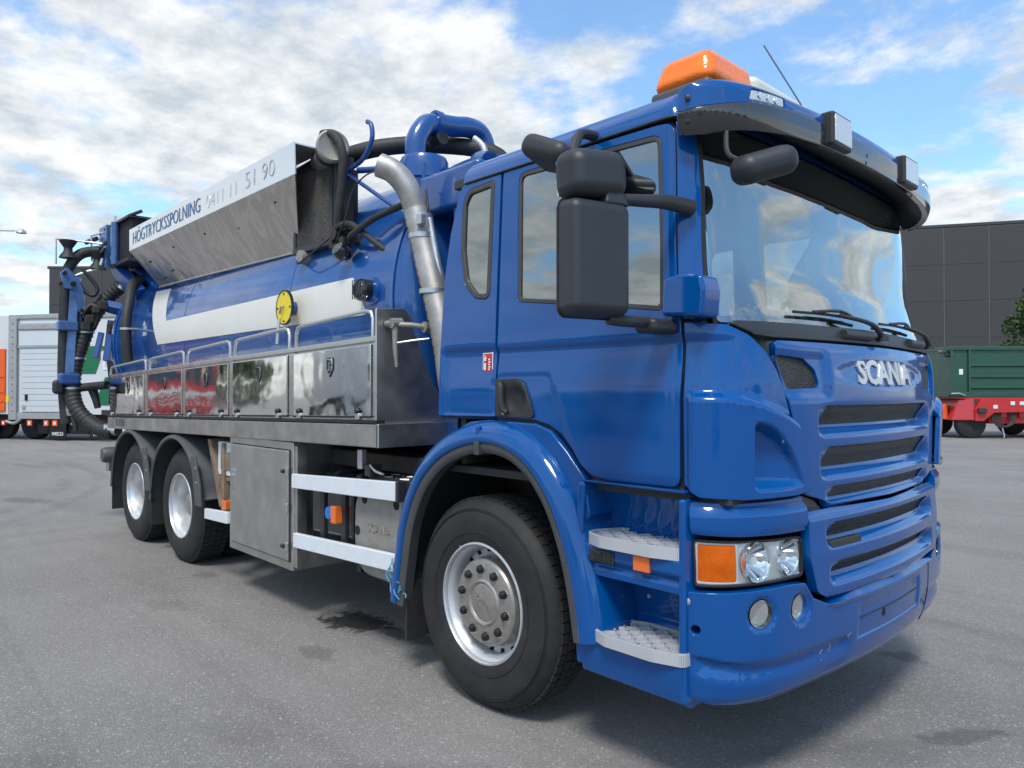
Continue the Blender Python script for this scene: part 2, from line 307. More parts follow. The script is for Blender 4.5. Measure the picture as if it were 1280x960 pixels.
def fillet(poly, r, n=4):
    """round the corners of a 2D polygon; r scalar or per-vertex list"""
    out = []; m = len(poly)
    for i in range(m):
        rr = r[i] if isinstance(r, (list, tuple)) else r
        p = Vector(poly[i][:2]); a = Vector(poly[i-1][:2])-p; b = Vector(poly[(i+1) % m][:2])-p
        if rr <= 0 or a.length < 1e-6 or b.length < 1e-6: out.append(tuple(p)); continue
        an = a.angle(b)
        if an > R(172): out.append(tuple(p)); continue
        d = min(rr/math.tan(an/2), a.length*.45, b.length*.45); A = p+a.normalized()*d; B = p+b.normalized()*d
        for k in range(n+1): t = k/n; out.append(tuple(A*(1-t)**2+p*2*t*(1-t)+B*t*t))
    return out
def text_mb(body, size, ext=.002, off=0., sx=1.):
    cu = bpy.data.curves.new('t', 'FONT'); cu.body = body; cu.size = size; cu.extrude = ext; cu.offset = off; cu.resolution_u = 3; cu.align_x = 'CENTER'; cu.align_y = 'CENTER'
    o = bpy.data.objects.new('t', cu); COL.objects.link(o); bpy.context.view_layer.update()
    me = bpy.data.meshes.new_from_object(o.evaluated_get(bpy.context.evaluated_depsgraph_get())); b = MB()
    b.V = [(v.co.x*sx, v.co.y, v.co.z) for v in me.vertices]; b.F = [tuple(p.vertices) for p in me.polygons]
    bpy.data.objects.remove(o); bpy.data.meshes.remove(me); bpy.data.curves.remove(cu); return b
def frame(o, ex, ey):   # matrix with columns ex, ey, ex x ey, o
    ex = Vector(ex).normalized(); ey = Vector(ey).normalized(); ez = ex.cross(ey).normalized(); ey = ez.cross(ex)
    M = Matrix((ex, ey, ez)).transposed().to_4x4(); M.translation = o; return M
def text(name, body, size, o, ex, ey, m, parent, ext=.0015, off=0., sx=1., width=None):
    b = text_mb(body, size, ext, off, sx)
    if width: k = width/(max(v[0] for v in b.V)-min(v[0] for v in b.V)); b.V = [(v[0]*k, v[1], v[2]) for v in b.V]
    b.xf(frame(Vector(o), ex, ey)); return b.build(name, m, parent, fix=False)
# ---------------------------------------------------------------- setting: ground
def plane_sheet(name, m, z, poly, kind='structure'):
    o = MB().add([(x, y, z) for x, y in poly], [tuple(range(len(poly)))]).build(name, m, fix=False); o['kind'] = kind; return o
plane_sheet('ground', 'asphalt', 0, [(-1500, -1500), (1500, -1500), (1500, 1500), (-1500, 1500)])
# ================================================================ THE TRUCK
# truck axes: +X forward, -Y its right side (towards the camera), origin on the ground under the front axle
T = empty('vacuum_truck', (0, 0, 0), label='large glossy blue three-axle vacuum tanker truck with an amber roof beacon', cat='truck')
# cab skin: plan curve (s = arc length, from the rear right round the nose to the rear left) x height
PL = [(1.05, -1.22), (1.14, -1.218), (1.22, -1.2), (1.29, -1.162), (1.345, -1.1), (1.385, -1.02), (1.415, -.93), (1.438, -.8), (1.46, -.6), (1.485, -.32), (1.496, 0.)]
_h = np.array(crs(PL+[(x, -y) for x, y in PL[::-1][1:]], 30))
_h = np.vstack([[(-.6, -1.22)], _h, [(-.6, 1.22)]])
_S = np.concatenate([[0], np.cumsum(np.hypot(*np.diff(_h, axis=0).T))])-.6
SC = (_S[0]+_S[-1])/2
def tab(p): q = np.array(crs(p, 10)); return lambda x: np.interp(x, q[:, 0], q[:, 1])
foff = tab([(.3, -.07), (.38, -.045), (.45, -.015), (.6, .01), (.9, .01), (1.05, 0), (1.3, 0), (1.55, 0), (1.64, -.004), (1.74, -.022), (1.80, -.045), (1.86, -.075), (1.94, -.115), (2.1, -.16), (2.55, -.22), (2.8, -.3)])
nar = tab([(.3, .975), (.42, .99), (.6, 1), (1.0, 1), (1.6, 1.0), (1.85, .995), (2.2, .982), (2.6, .965), (2.8, .955)])
R0, RR = 2.66, .17
def plan(s): return np.interp(s, _S, _h[:, 0]), np.interp(s, _S, _h[:, 1])
def surf(s, v):
    s = np.asarray(s, float); v = np.asarray(v, float); x, y = plan(s); a = np.clip((v-R0)/RR, 0, PI/2)
    z = np.where(v > R0, R0+RR*.85*np.sin(a), v); ins = RR*(1-np.cos(a)); w = np.clip((x-1.08)/.4, 0, 1.05)
    e = .004; ax, ay = plan(s-e); bx_, by = plan(s+e); tx, ty = bx_-ax, by-ay; l = np.hypot(tx, ty)
    return np.stack([x+foff(z)*w-ty/l*ins, y*nar(z)+tx/l*ins, z], -1)
def nrm(fn, s, v, e=.006):
    u = fn(s+e, v)-fn(s-e, v); w = fn(s, v+e)-fn(s, v-e); n = np.cross(u, w); return n/np.maximum(np.linalg.norm(n, axis=-1, keepdims=True), 1e-9)
def sst(x, a, b): t = np.clip((x-a)/(b-a), 0, 1); return t*t*(3-2*t)
def inpoly(p, x, y):
    c = np.zeros(x.shape, bool); n = len(p)
    for i in range(n):
        (x1, y1), (x2, y2) = p[i-1], p[i]
        if y1 == y2: continue
        c ^= ((y1 > y) != (y2 > y)) & (x < (x2-x1)*(y-y1)/(y2-y1)+x1)
    return c
def densify(p, h):
    o = []; n = len(p)
    for i in range(n):
        a, b = p[i], p[(i+1) % n]; k = max(1, int(math.ceil(math.hypot(b[0]-a[0], b[1]-a[1])/h)))
        o += [(a[0]+(b[0]-a[0])*j/k, a[1]+(b[1]-a[1])*j/k) for j in range(k)]
    return o
def area(p): return sum(p[i-1][0]*p[i][1]-p[i][0]*p[i-1][1] for i in range(len(p)))/2
def inset(p, d):
    if area(p) < 0: p = p[::-1]
    n = len(p); o = []
    for i in range(n):
        a = Vector(p[i-1]); b = Vector(p[i]); c = Vector(p[(i+1) % n]); e1 = (b-a).normalized(); e2 = (c-b).normalized()
        n1 = Vector((-e1.y, e1.x)); n2 = Vector((-e2.y, e2.x)); q = n1+n2; q = q/max(q.length_squared, .5)*2*d if q.length > 1e-6 else n1*d; o.append((b.x+q.x, b.y+q.y))
    return o
def patch(name, outline, m, parent, holes=(), fn=surf, off=0., depth=.022, res=.05, disp=None, edge=.004, gap=.004, mirror=False, label=None, kind=None):
    """a panel cut out of a curved skin: outline and holes in (s, v); rounded rim, real wall thickness"""
    dd = disp if disp else (lambda s, v: 0*s)
    def F(s, v): s = np.asarray(s, float); v = np.asarray(v, float); return fn(s, v)+nrm(fn, s, v)*(off+dd(s, v))[..., None]
    loops = []
    for k, lp in enumerate([outline]+list(holes)):
        lp = densify(lp, res*.8); lp = lp if area(lp) > 0 else lp[::-1]
        L0 = inset(lp, gap if k == 0 else -.001); L1 = inset(lp, (gap if k == 0 else -.001)+(edge if k == 0 else -edge)); loops.append((L0, L1))
    o1 = loops[0][1]; h1 = [l[1] for l in loops[1:]]
    A = np.array(o1); gx, gy = np.meshgrid(np.arange(A[:, 0].min()+res*.5, A[:, 0].max(), res), np.arange(A[:, 1].min()+res*.5, A[:, 1].max(), res))
    gx = gx.ravel(); gy = gy.ravel(); ok = inpoly(inset(densify(o1, res), res*.35), gx, gy)
    for h in h1: ok &= ~inpoly(inset(h, -res*.35), gx, gy)
    pts = []; edges = []
    for lp in [o1]+h1:
        k = len(pts); pts += [Vector(p) for p in lp]; edges += [(k+i, k+(i+1) % len(lp)) for i in range(len(lp))]
    pts += [Vector(p) for p in zip(gx[ok].tolist(), gy[ok].tolist())]
    vo, _, fo, _, _, _ = geometry.delaunay_2d_cdt(pts, edges, [], 0, 1e-7)
    v2 = np.array([tuple(v) for v in vo]); tri = np.array([f_ for f_ in fo if len(f_) == 3]); cen = v2[tri].mean(1)
    keep = inpoly(o1, cen[:, 0], cen[:, 1])
    for h in h1: keep &= ~inpoly(h, cen[:, 0], cen[:, 1])
    tri = tri[keep]; P = F(v2[:, 0], v2[:, 1]); NN = nrm(F, v2[:, 0], v2[:, 1])
    fa = np.cross(P[tri[:, 1]]-P[tri[:, 0]], P[tri[:, 2]]-P[tri[:, 0]]); fl = (fa*NN[tri[:, 0]]).sum(1) < 0; tri[fl] = tri[fl][:, ::-1]
    V = [P]; Nn = [NN]; Fc = [tuple(t_) for t_ in tri.tolist()]; base = len(P)
    for (L0, L1) in loops:
        a0 = np.array(L0); a1 = np.array(L1); n = len(a0); P0 = F(a0[:, 0], a0[:, 1]); P1 = F(a1[:, 0], a1[:, 1]); n0 = nrm(F, a0[:, 0], a0[:, 1])
        outw = P0-P1; outw /= np.maximum(np.linalg.norm(outw, axis=1, keepdims=True), 1e-9)
        q1 = P0-n0*edge*.6; q2 = P0-n0*depth; nm = n0*.6+outw; nm /= np.linalg.norm(nm, axis=1, keepdims=True)
        for (p_, k_) in ((P1, n0), (q1, nm), (q1, outw), (q2, outw)): V.append(p_); Nn.append(k_)
        for r0, r1 in ((0, 1), (2, 3)):
            for i in range(n):
                j = (i+1) % n; q = (base+r0*n+i, base+r0*n+j, base+r1*n+j, base+r1*n+i); Fc.append(q)
        base += 4*n
    V = np.vstack(V); Nn = np.vstack(Nn)
    out_ = []
    for i, f_ in enumerate(Fc):
        if i >= len(tri):
            a, b_, c_ = V[f_[0]], V[f_[1]], V[f_[2]]; nn = np.cross(b_-a, c_-a)
            if (nn*(Nn[f_[0]]+Nn[f_[2]])).sum() < 0: f_ = f_[::-1]
        out_.append(f_)
    res_ = []
    for sgn in ((1, -1) if mirror else (1,)):
        V_ = V.copy(); N_ = Nn.copy(); fc = out_
        if sgn < 0: V_[:, 1] *= -1; N_[:, 1] *= -1; fc = [q[::-1] for q in out_]
        me = bpy.data.meshes.new(name); me.from_pydata(V_.tolist(), [], fc); me.shade_smooth(); me.normals_split_custom_set_from_vertices(N_.tolist())
        o = link(name, me, m, parent if not isinstance(parent, (list, tuple)) else parent[0 if sgn > 0 else 1]); tagit(o, label=label, kind=kind); res_.append(o)
    return res_ if mirror else res_[0]
def rect(s0, s1, v0, v1, r=.01): return fillet([(s0, v0), (s1, v0), (s1, v1), (s0, v1)], r)
def sym(p): return [(2*SC-s, v) for s, v in p]
# ---- swage lines shared by door, rear side and corner
def swage(s, v):
    d = -.016*sst(v, 1.80, 1.765)*sst(v, 1.56, 1.76)
    return d
def door_disp(s, v):
    d = swage(s, v)
    # rounded shield-shaped relief round the handle, and a hem at the bottom
    ed = (.55-s)*.8+(v-1.25)*.45
    d = d-.007*sst(v, 1.665, 1.640)*sst(s+.32*(v-1.3)*1.4, .66, .625)*sst(v, 1.23, 1.26)*sst(s, .10, .16)
    return d-.012*sst(v, 1.25, 1.19)
def ell(c, a, b_, n=28): return [(c[0]+a*math.cos(2*PI*i/n), c[1]+b_*math.sin(2*PI*i/n)) for i in range(n)]
# ---- door with window
door_o = fillet([(.133, 2.655), (.60, 2.652), (1.04, 2.645), (1.195, 2.63), (1.196, 1.85), (1.178, 1.543), (1.178, 1.202), (.829, 1.200), (.735, 1.213), (.670, 1.262), (.620, 1.325), (.558, 1.385), (.484, 1.422), (.398, 1.440), (.123, 1.446), (.136, 1.924)],
                [.015, 0, 0, .10, 0, 0, .05, .0, .05, .05, .05, .05, .05, .03, .02, 0])
win_o = fillet([(.247, 2.623), (.7, 2.612), (1.066, 2.600), (1.093, 2.171), (1.101, 1.890), (.735, 1.943), (.273, 2.000)], [.05, 0, .055, 0, .025, 0, .025])
doors = patch('door', door_o, 'paint', T, holes=[win_o, ell((.272, 1.535), .072, .078, 24)], res=.02, disp=door_disp, mirror=True)
patch('handle_pan', ell((.272, 1.535), .078, .084, 24), 'black_plastic', doors, off=-.030, res=.03, gap=0, depth=.002, mirror=True)
seal_i = inset(densify(win_o, .04), .020)
patch('window_seal', win_o, 'window_rubber', doors, holes=[seal_i], off=-.001, res=.02, gap=0, edge=.003, depth=.02, mirror=True)
patch('window_pane', inset(densify(win_o, .05), .012), 'glass_side', doors, off=-.009, res=.05, depth=.004, edge=.001, gap=0, mirror=True)
patch('door_lining', inset(densify(door_o, .05), .03), 'interior', doors, holes=[inset(densify(win_o, .05), -.005)], off=-.045, res=.07, depth=.01, mirror=True)
dop = densify(door_o, .05); patch('door_seal', inset(dop, -.02), 'seal', T, holes=[inset(dop, .03)], off=-.030, res=.05, gap=0, depth=.012, mirror=True)
# handle recess (dark plastic plate with a grip bar)
def hx(s, v, o=0.): p = surf(s, v)+nrm(surf, s, v)*o; return tuple(float(q) for q in p)
hpl = fillet([(.134, 1.452), (.405, 1.448), (.375, 1.53), (.325, 1.625), (.27, 1.642), (.134, 1.640)], [.004, .025, .04, .04, .03, .004])
def hdisp(s, v): return .004-.022*np.exp(-(((s-.275)/.06)**2+((v-1.535)/.062)**2)**2)
for sg, d in ((1, doors[0]), (-1, doors[1])):
    h = patch('door_handle', hpl, 'black_plastic', d, off=.004, res=.012, disp=hdisp, depth=.02) if sg > 0 else None
    if h:
        g = MB(); pts = [(.178, 1.618), (.196, 1.60), (.200, 1.56), (.205, 1.52), (.22, 1.485), (.235, 1.478)]
        g.tube([hx(s, v, .018+.010*math.sin(i/5*PI)) for i, (s, v) in enumerate(pts)], lambda t_: .012+.004*math.sin(t_*PI), 10, smooth=4).build('grip', 'black_plastic', h)
        MB().lathe([(0, -.014), (.010, -.014), (.012, -.010), (.012, 0)], hx(.20, 1.475, .0), 'y', 16).build('lock', 'alu', h)
# ---- rear side panel with quarter window
rs_o = fillet([(-.329, 1.446), (-.318, 1.80), (-.302, 2.17), (-.268, 2.40), (-.205, 2.625), (-.17, 2.655), (.125, 2.655), (.125, 1.450)], [.01, 0, .2, .2, .12, 0, .01, .01])
qw = fillet([(-.170, 2.555), (-.125, 2.618), (.075, 2.628), (.072, 2.028), (-.045, 2.048), (-.13, 2.13), (-.168, 2.30)], [.07, .06, .015, .05, .07, .11, .14])
def rs_disp(s, v):
    q = swage(s, v)*sst(s, -.29, -.255)
    return q - .006*sst(v, 1.640, 1.62)*sst(s, -.285, -.26)*sst(v, 1.44, 1.47)
rs = patch('rear_side_panel', rs_o, 'paint', T, holes=[qw], res=.035, disp=rs_disp, mirror=True, depth=.03)
rop = densify(rs_o, .05); patch('panel_seal', inset(rop, -.012), 'seal', T, holes=[inset(rop, .03)], off=-.034, res=.05, gap=0, depth=.010, mirror=True)
patch('window_frame', qw, 'window_rubber', rs, holes=[fillet(inset(qw, .028), .02)], off=.003, res=.015, gap=0, edge=.006, depth=.03, mirror=True)
patch('window_pane', inset(densify(qw, .05), .02), 'glass_side', rs, off=-.009, res=.04, depth=.004, edge=.001, gap=0, mirror=True)
# fire-extinguisher sticker beside the shut line
st = patch('warning_sticker', rect(.022, .098, 1.668, 1.770, .003), 'white', rs[0], off=-.011, res=.02, gap=0, edge=.0006, depth=.001, label='red and white fire extinguisher sticker')
patch('sticker_print', rect(.028, .092, 1.674, 1.764, .002), 'red', st, off=-.0095, res=.02, gap=0, edge=.0004, depth=.001)
pic = MB()
def sb(s0, s1, v0, v1):
    a = [hx(s, v, -.006) for s, v in ((s0, v0), (s1, v0), (s1, v1), (s0, v1))]; pic.add(a, [(0, 1, 2, 3)])
sb(.036, .052, 1.682, 1.718); sb(.036, .052, 1.727, 1.742); sb(.040, .049, 1.742, 1.755); sb(.052, .056, 1.738, 1.747)
for i in range(5): sb(.068+.002*(i % 2), .082+.003*(i % 2), 1.682+.012*i, 1.690+.012*i)
pic.build('sticker_symbol', 'white', st, fix=False)
# ---- roof side rail + roof
ED = 2*SC
def roofgrid():
    b = MB(); S = np.concatenate([np.linspace(-.17, 1.0, 12), np.linspace(1.06, 2*SC-1.06, 60), np.linspace(2*SC-1.0, 2*SC+.17, 12)]); Vv = np.linspace(2.66, R0+RR*PI/2, 10)
    g = [[surf(s, v) for s in S] for v in Vv]; V = [tuple(p) for r in g for p in r]; n = len(S); F = [(i*n+j, i*n+j+1, (i+1)*n+j+1, (i+1)*n+j) for i in range(9) for j in range(n-1)]
    b.add(V, F)
    # crowned top: fan of rings towards the centre
    top = [Vector(p) for p in g[-1]]; cx = .45; prev = 9*n
    for k in range(1, 6):
        t_ = k/5; ring = [(p.x*(1-t_)+cx*t_, p.y*(1-t_), p.z+.05*math.sin(t_*PI/2)) for p in top]; k0 = len(b.V); b.V += ring; b.F += [(prev+j, prev+j+1, k0+j+1, k0+j) for j in range(n-1)]; prev = k0
    return b
roofgrid().build('roof', 'paint', T, ang=60)
# gutter line along the roof rail
g = MB(); g.tube([hx(s, 2.656, .003) for s in np.linspace(-.15, 1.18, 24)], .006, 6).build('roof_gutter', 'seal', T)
# rounded back of the cab
bk = MB(); ys = [(-1.205, 0), (-1.18, -.035), (-1.12, -.06), (0, -.07), (1.12, -.06), (1.18, -.035), (1.205, 0)]
rows = [(1.446, -.329, 1.0), (1.8, -.318, 1.0), (2.17, -.302, .985), (2.40, -.268, .975), (2.60, -.205, .965), (2.70, -.15, .955), (2.79, -.06, .87)]
V = [(x+dx, y*k, z) for z, x, k in rows for y, dx in ys]; F = [(i*7+j, i*7+j+1, (i+1)*7+j+1, (i+1)*7+j) for i in range(6) for j in range(6)]
bk.add(V, F).build('cab_back_wall', 'paint', T, fix=False, ang=60)
bx('cab_floor', -.33, 1.35, -1.15, 1.15, 1.15, 1.19, 'interior', T); bx('engine_tunnel', -.33, 1.2, -.42, .42, 1.19, 1.5, 'interior', T, bev=.05)
bx('rear_lining', -.20, -.16, -1.165, 1.165, 1.2, 2.66, 'interior', T)
# dash, seats, wheel
dsh = MB(); prof = [(1.36, 1.80), (1.30, 1.83), (1.12, 1.84), (1.02, 1.80), (.98, 1.70), (1.02, 1.5), (1.1, 1.25), (1.36, 1.25)]
dsh.prism([(p[0], p[1]) for p in prof], 'y', -.86, .86).build('dashboard', 'dash', T, bev=.02)
MB().prism(fillet([(1.02, 1.78), (1.20, 1.84), (1.16, 1.92), (1.02, 1.95), (.95, 1.88)], .03), 'y', .30, .86).build('instrument_cowl', 'dash', T, bev=.03)
for i, (x, y, w_, d_, a) in enumerate(((1.15, -.55, .21, .30, .2), (1.12, -.15, .21, .30, -.3), (1.17, .15, .15, .21, .5), (1.10, -.75, .21, .15, .1))): MB().box(-w_/2, w_/2, -d_/2, d_/2, 0, .006).xf(Matrix.Translation((x, y, 1.852+.010*i)) @ Matrix.Rotation(a, 4, 'Z') @ Matrix.Rotation(R(-9), 4, 'Y')).build('paper', 'white', T)
MB().prism(fillet([(1.0, 1.80), (1.16, 1.84), (1.10, 1.97), (1.02, 1.96)], .03), 'y', -.42, -.12).build('dash_tray', 'dash', T, bev=.02)
for y in (-.68, .68):
    s_ = MB().prism(fillet([(-.05, 1.55), (.48, 1.58), (.50, 1.68), (.02, 1.70)], .04), 'y', y-.25, y+.25).build('seat', 'fabric', T, bev=.03)
    MB().prism(fillet([(-.10, 1.66), (.06, 1.66), (-.06, 2.28), (-.16, 2.28)], .04), 'y', y-.24, y+.24).build('seat_back', 'fabric', s_, bev=.04)
    bx('headrest', -.15, -.05, y-.13, y+.13, 2.31, 2.50, 'fabric', s_, bev=.04)
sw = MB(); Mx = Matrix.Translation((.80, .68, 1.92)) @ Matrix.Rotation(R(62), 4, 'Y')
ring = [tuple(Mx @ Vector((.22*math.cos(a), .22*math.sin(a), 0))) for a in np.linspace(0, 2*PI, 33)]
sw.tube(ring, .015, 8, cap=False); sw.tube([tuple(Mx @ Vector((-.21, 0, 0))), tuple(Mx @ Vector((.21, 0, 0)))], .018, 8); sw.tube([tuple(Mx @ Vector((0, 0, 0))), (1.05, .68, 1.72)], .03, 8); sw.build('steering_wheel', 'black_plastic', T)
# ---- A pillars
pil = fillet([(1.196, 1.853), (1.196, 2.64), (1.335, 2.64), (1.345, 2.40), (1.330, 1.853)], [.0, 0, 0, 0, .01])
patch('front_pillar', pil, 'paint', T, res=.025, gap=.003, mirror=True, depth=.05)
patch('pillar_seal', [(1.330, 1.80), (1.345, 2.40), (1.335, 2.66), (1.36, 2.66), (1.368, 2.4), (1.352, 1.80)], 'seal', T, off=-.004, gap=0, res=.03, edge=.002, depth=.05, mirror=True)
# hinge pod at the foot of the pillar
for sg in (1, -1):
    pod = MB(); Y = -1.215*sg
    if sg < 0: continue
    pod.prism(fillet([(1.12, 1.865), (1.215, 1.858), (1.30, 1.85), (1.31, 1.95), (1.295, 2.005), (1.20, 2.02), (1.13, 2.005)], .02), 'y', Y-.045*sg, Y+.08*sg).build('hinge_pod', 'paint', T, bev=.022, seg=4)
# ---- windscreen
ws = fillet([(1.352, 1.842), (1.72, 1.842), (SC, 1.842), (2*SC-1.72, 1.842), (2*SC-1.352, 1.842), (2*SC-1.365, 2.66), (SC, 2.70), (1.365, 2.66)], [.02, 0, 0, 0, .12, 0, 0, 0])
wsd = lambda s, v: -.006+0*s
patch('windscreen', ws, 'glass_front', T, off=-.006, res=.06, gap=0, edge=.001, depth=.005)
patch('screen_border', ws, 'gloss_black', T, holes=[fillet(inset(ws, .03), .05)], off=-.013, res=.03, gap=0, edge=.001, depth=.004)
for y in (-.9, .9): pass
# left-hand cab pillar inside and headliner
bx('headliner', -.28, 1.14, -1.15, 1.15, 2.655, 2.70, 'interior', T)
# ---- corner panel with bulging air deflector
cp = fillet([(1.200, 1.846), (1.392, 1.836), (1.480, 1.798), (1.547, 1.730), (1.592, 1.660), (1.652, 1.52), (1.697, 1.385), (1.728, 1.26), (1.738, 1.182), (1.66, 1.172), (1.40, 1.168), (1.25, 1.176), (1.188, 1.215), (1.184, 1.55)], [.0, .03, .05, .05, .05, 0, 0, 0, .008, 0, 0, .03, .03, 0])
def cp_disp(s, v):
    d = swage(s, v)*sst(s, 1.50, 1.32)
    top = 1.585-.12*np.clip((s-1.3)/.4, 0, 1)**2
    inn = sst(s, 1.198, 1.225)*sst(v, top, top-.045)
    d = d+.030*inn*(1+.25*sst(s, 1.2, 1.5))
    # scoop opening
    ax = (s-1.452)/.25; vt = 1.462-.26*np.clip(ax, 0, 1)**2.2
    sc = sst(s, 1.446, 1.462)*sst(v, vt, vt-.03)*sst(v, 1.205, 1.235)
    return d-.075*sc*sst(s, 1.74, 1.50)
cps = patch('corner_panel', cp, 'paint', T, res=.011, disp=cp_disp, mirror=True)
for k, sg in ((0, 1), (1, -1)):
    for v0 in (1.235, 1.305, 1.375):
        a = [surf(s, v)+nrm(surf, s, v)*o for s, v, o in ((1.462, v0, -.03), (1.49, v0-.01, -.035), (1.49, v0+.05, -.035), (1.462, v0+.06, -.03))]
        b2 = [p-nrm(surf, 1.47, v0)*.012 for p in a]
        MB().hexa([(float(p[0]), float(p[1]*sg), float(p[2])) for p in a], [(float(p[0]), float(p[1]*sg), float(p[2])) for p in b2]).build('intake_slat', 'gloss_black', cps[k], bev=.002)
# ---- hood / upper grille panel
slats = [(1.912, 1.440, 1.516), (1.925, 1.264, 1.347), (1.962, 1.139, 1.182)]
dec = [1, 1, .6]
def hood_disp(s, v):
    q = np.minimum(s, 2*SC-s); d = .010*sst(q, 1.60, 1.78)*sst(v, 1.80, 1.72)
    for (s0, v0, v1), k in zip(slats, dec):
        side = sst(q, s0-.075, s0-.005)
        prof = sst(v, v1+.012, v0+.0)*sst(v, v0-.052*k, v0-.004)
        d = d-.045*k*side*prof
    # badge dish
    e = ((s-SC)/.52)**2+((v-1.655)/.062)**2
    d = d-.010*sst(e, 1.1, .72)
    # recess round the corner meshes, ledge below
    d = d-.020*sst(v, 1.535, 1.585)*sst(q, 1.97, 1.90)*sst(v, 1.76, 1.70)
    return d
hood = [(1.592, 1.782), (1.97, 1.785), (SC, 1.787), (2*SC-1.97, 1.785), (2*SC-1.592, 1.782), (2*SC-1.652, 1.52), (2*SC-1.700, 1.385), (2*SC-1.732, 1.26), (2*SC-1.742, 1.165), (2*SC-1.95, 1.110), (SC, 1.098), (1.95, 1.110), (1.742, 1.165), (1.732, 1.26), (1.700, 1.385), (1.652, 1.52)]
hood = fillet(hood, [.03, 0, 0, 0, .03, .1, 0, 0, .01, .02, 0, .02, .01, 0, 0, .1])
cm = fillet([(1.598, 1.722), (1.79, 1.708), (1.862, 1.664), (1.886, 1.592), (1.668, 1.586)], [.02, .03, .03, .02, .02])
hs = [rect(s0, 2*SC-s0, v0, v1, .008) for s0, v0, v1 in slats]
hd = patch('hood_panel', hood, 'paint', T, holes=hs+[cm, sym(cm)], res=.0125, disp=hood_disp, depth=.03)
for (s0, v0, v1) in slats: patch('grille_mesh', rect(s0-.01, 2*SC-s0+.01, v0-.008, v1+.008), 'grille_mesh', hd, off=-.012, disp=lambda s, v: np.minimum(hood_disp(s, v), 0), res=.03, gap=0, depth=.003)
for c_ in (cm, sym(cm)): patch('corner_mesh', inset(densify(c_, .03), -.008), 'intake_mesh', hd, off=-.024, res=.02, gap=0, depth=.003)
# badge letters, standing proud
tb_ = text_mb('SCANIA', .150, .006, .0045); k_ = .640/(max(v[0] for v in tb_.V)-min(v[0] for v in tb_.V))
tb_.V = [hx(SC+v[0]*k_, 1.656+v[1]*.97, v[2]+.002) for v in tb_.V]; tb_.build('badge', 'badge', hd, fix=False)
# ---- cowl strip and wipers
cow = fillet([(1.398, 1.832), (1.50, 1.792), (1.60, 1.786), (1.97, 1.789), (SC, 1.791), (2*SC-1.97, 1.789), (2*SC-1.60, 1.786), (2*SC-1.50, 1.792), (2*SC-1.398, 1.832), (2*SC-1.42, 1.846), (SC, 1.86), (1.42, 1.846)], .0)
def cow_d(s, v): return .006*sst(v, 1.79, 1.81)
cw = patch('cowl', cow, 'black_plastic', T, off=.004, res=.02, disp=cow_d, gap=.001, depth=.03)
for s0 in (SC-.20, SC+.62):
    w = MB().tube([hx(s0-.17, 1.818, .018), hx(s0+.10, 1.818, .02)], .02, 12, smooth=0).build('wiper_shroud', 'black_plastic', cw, bev=.0)
for s0, sa in ((SC+.02, 1), (SC+.86, 1)):
    p0 = hx(s0, 1.812, .03); p1 = hx(s0-.10, 1.865, .045); p2 = hx(s0-.34, 1.90, .028)
    wp = MB().tube([p0, p1, p2], lambda t_: .015-.007*t_, 8, smooth=5).build('wiper_arm', 'black_plastic', T)
    a = [hx(s_, v_, .016) for s_, v_ in ((s0-.72, 1.897), (s0-.5, 1.903), (s0-.3, 1.903), (s0-.12, 1.896))]
    MB().tube(a, .0065, 6, smooth=4).build('wiper_blade', 'seal', wp)
    MB().tube([hx(s0-.56, 1.905, .02), hx(s0-.34, 1.918, .034), hx(s0-.2, 1.905, .02)], .008, 6, smooth=3).build('wiper_bracket', 'black_plastic', wp)
    MB().lathe([(0, .0), (.026, 0), (.024, .022), (0, .03)], (p0[0], p0[1], p0[2]-.01), 'z', 16).build('wiper_pivot', 'black_plastic', wp)
# ---- headlamp surround band
sur = fillet([(1.207, 1.165), (1.40, 1.160), (1.68, 1.163), (1.738, 1.168), (1.752, 1.095), (1.750, 1.022), (1.40, 1.026), (1.214, 1.034)], [.02, 0, .0, .01, .01, .01, 0, .01])
patch('lamp_surround', sur, 'paint', T, res=.02, disp=lambda s, v: .022*sst(v, 1.155, 1.11)-.012*sst(v, 1.06, 1.03), mirror=True, depth=.05)
# ---- lower grille panel
low = [(1.752, 1.098), (1.95, 1.100), (SC, 1.090), (2*SC-1.95, 1.100), (2*SC-1.752, 1.098), (2*SC-1.742, .92), (2*SC-1.79, .775), (2*SC-1.87, .735), (SC, .722), (1.87, .735), (1.79, .775), (1.742, .92)]
low = fillet(low, [.01, 0, 0, 0, .01, .1, .05, .04, 0, .04, .05, .1])
lsl = [(1.946, .980, 1.037), (1.962, .830, .878)]
def low_disp(s, v):
    q = np.minimum(s, 2*SC-s); d = .022*sst(v, 1.095, 1.06)+.0*s
    for (s0, v0, v1) in lsl: d = d-.042*sst(q, s0-.085, s0-.005)*sst(v, v1+.010, v0)*sst(v, v0-.050, v0-.004)
    return d-.02*sst(v, .76, .725)
lh = [rect(s0, 2*SC-s0, v0, v1, .008) for s0, v0, v1 in lsl]
lg = patch('lower_grille_panel', low, 'paint', T, holes=lh, res=.0125, disp=low_disp, depth=.04)
for (s0, v0, v1) in lsl: patch('grille_mesh', rect(s0-.01, 2*SC-s0+.01, v0-.008, v1+.008), 'intake_mesh', lg, off=-.014, disp=lambda s, v: np.minimum(low_disp(s, v), 0.01), res=.03, gap=0, depth=.003)
patch('blanking_cover', rect(1.905, 2.155, .903, .966, .012), 'black_plastic', lg, off=.020, res=.03, gap=0, depth=.03, edge=.006)
patch('under_lip', fillet([(1.745, 1.168), (1.95, 1.112), (2*SC-1.95, 1.112), (2*SC-1.745, 1.168), (2*SC-1.745, 1.085), (1.745, 1.085)], 0), 'gloss_black', T, off=-.03, res=.05, gap=0, depth=.01)
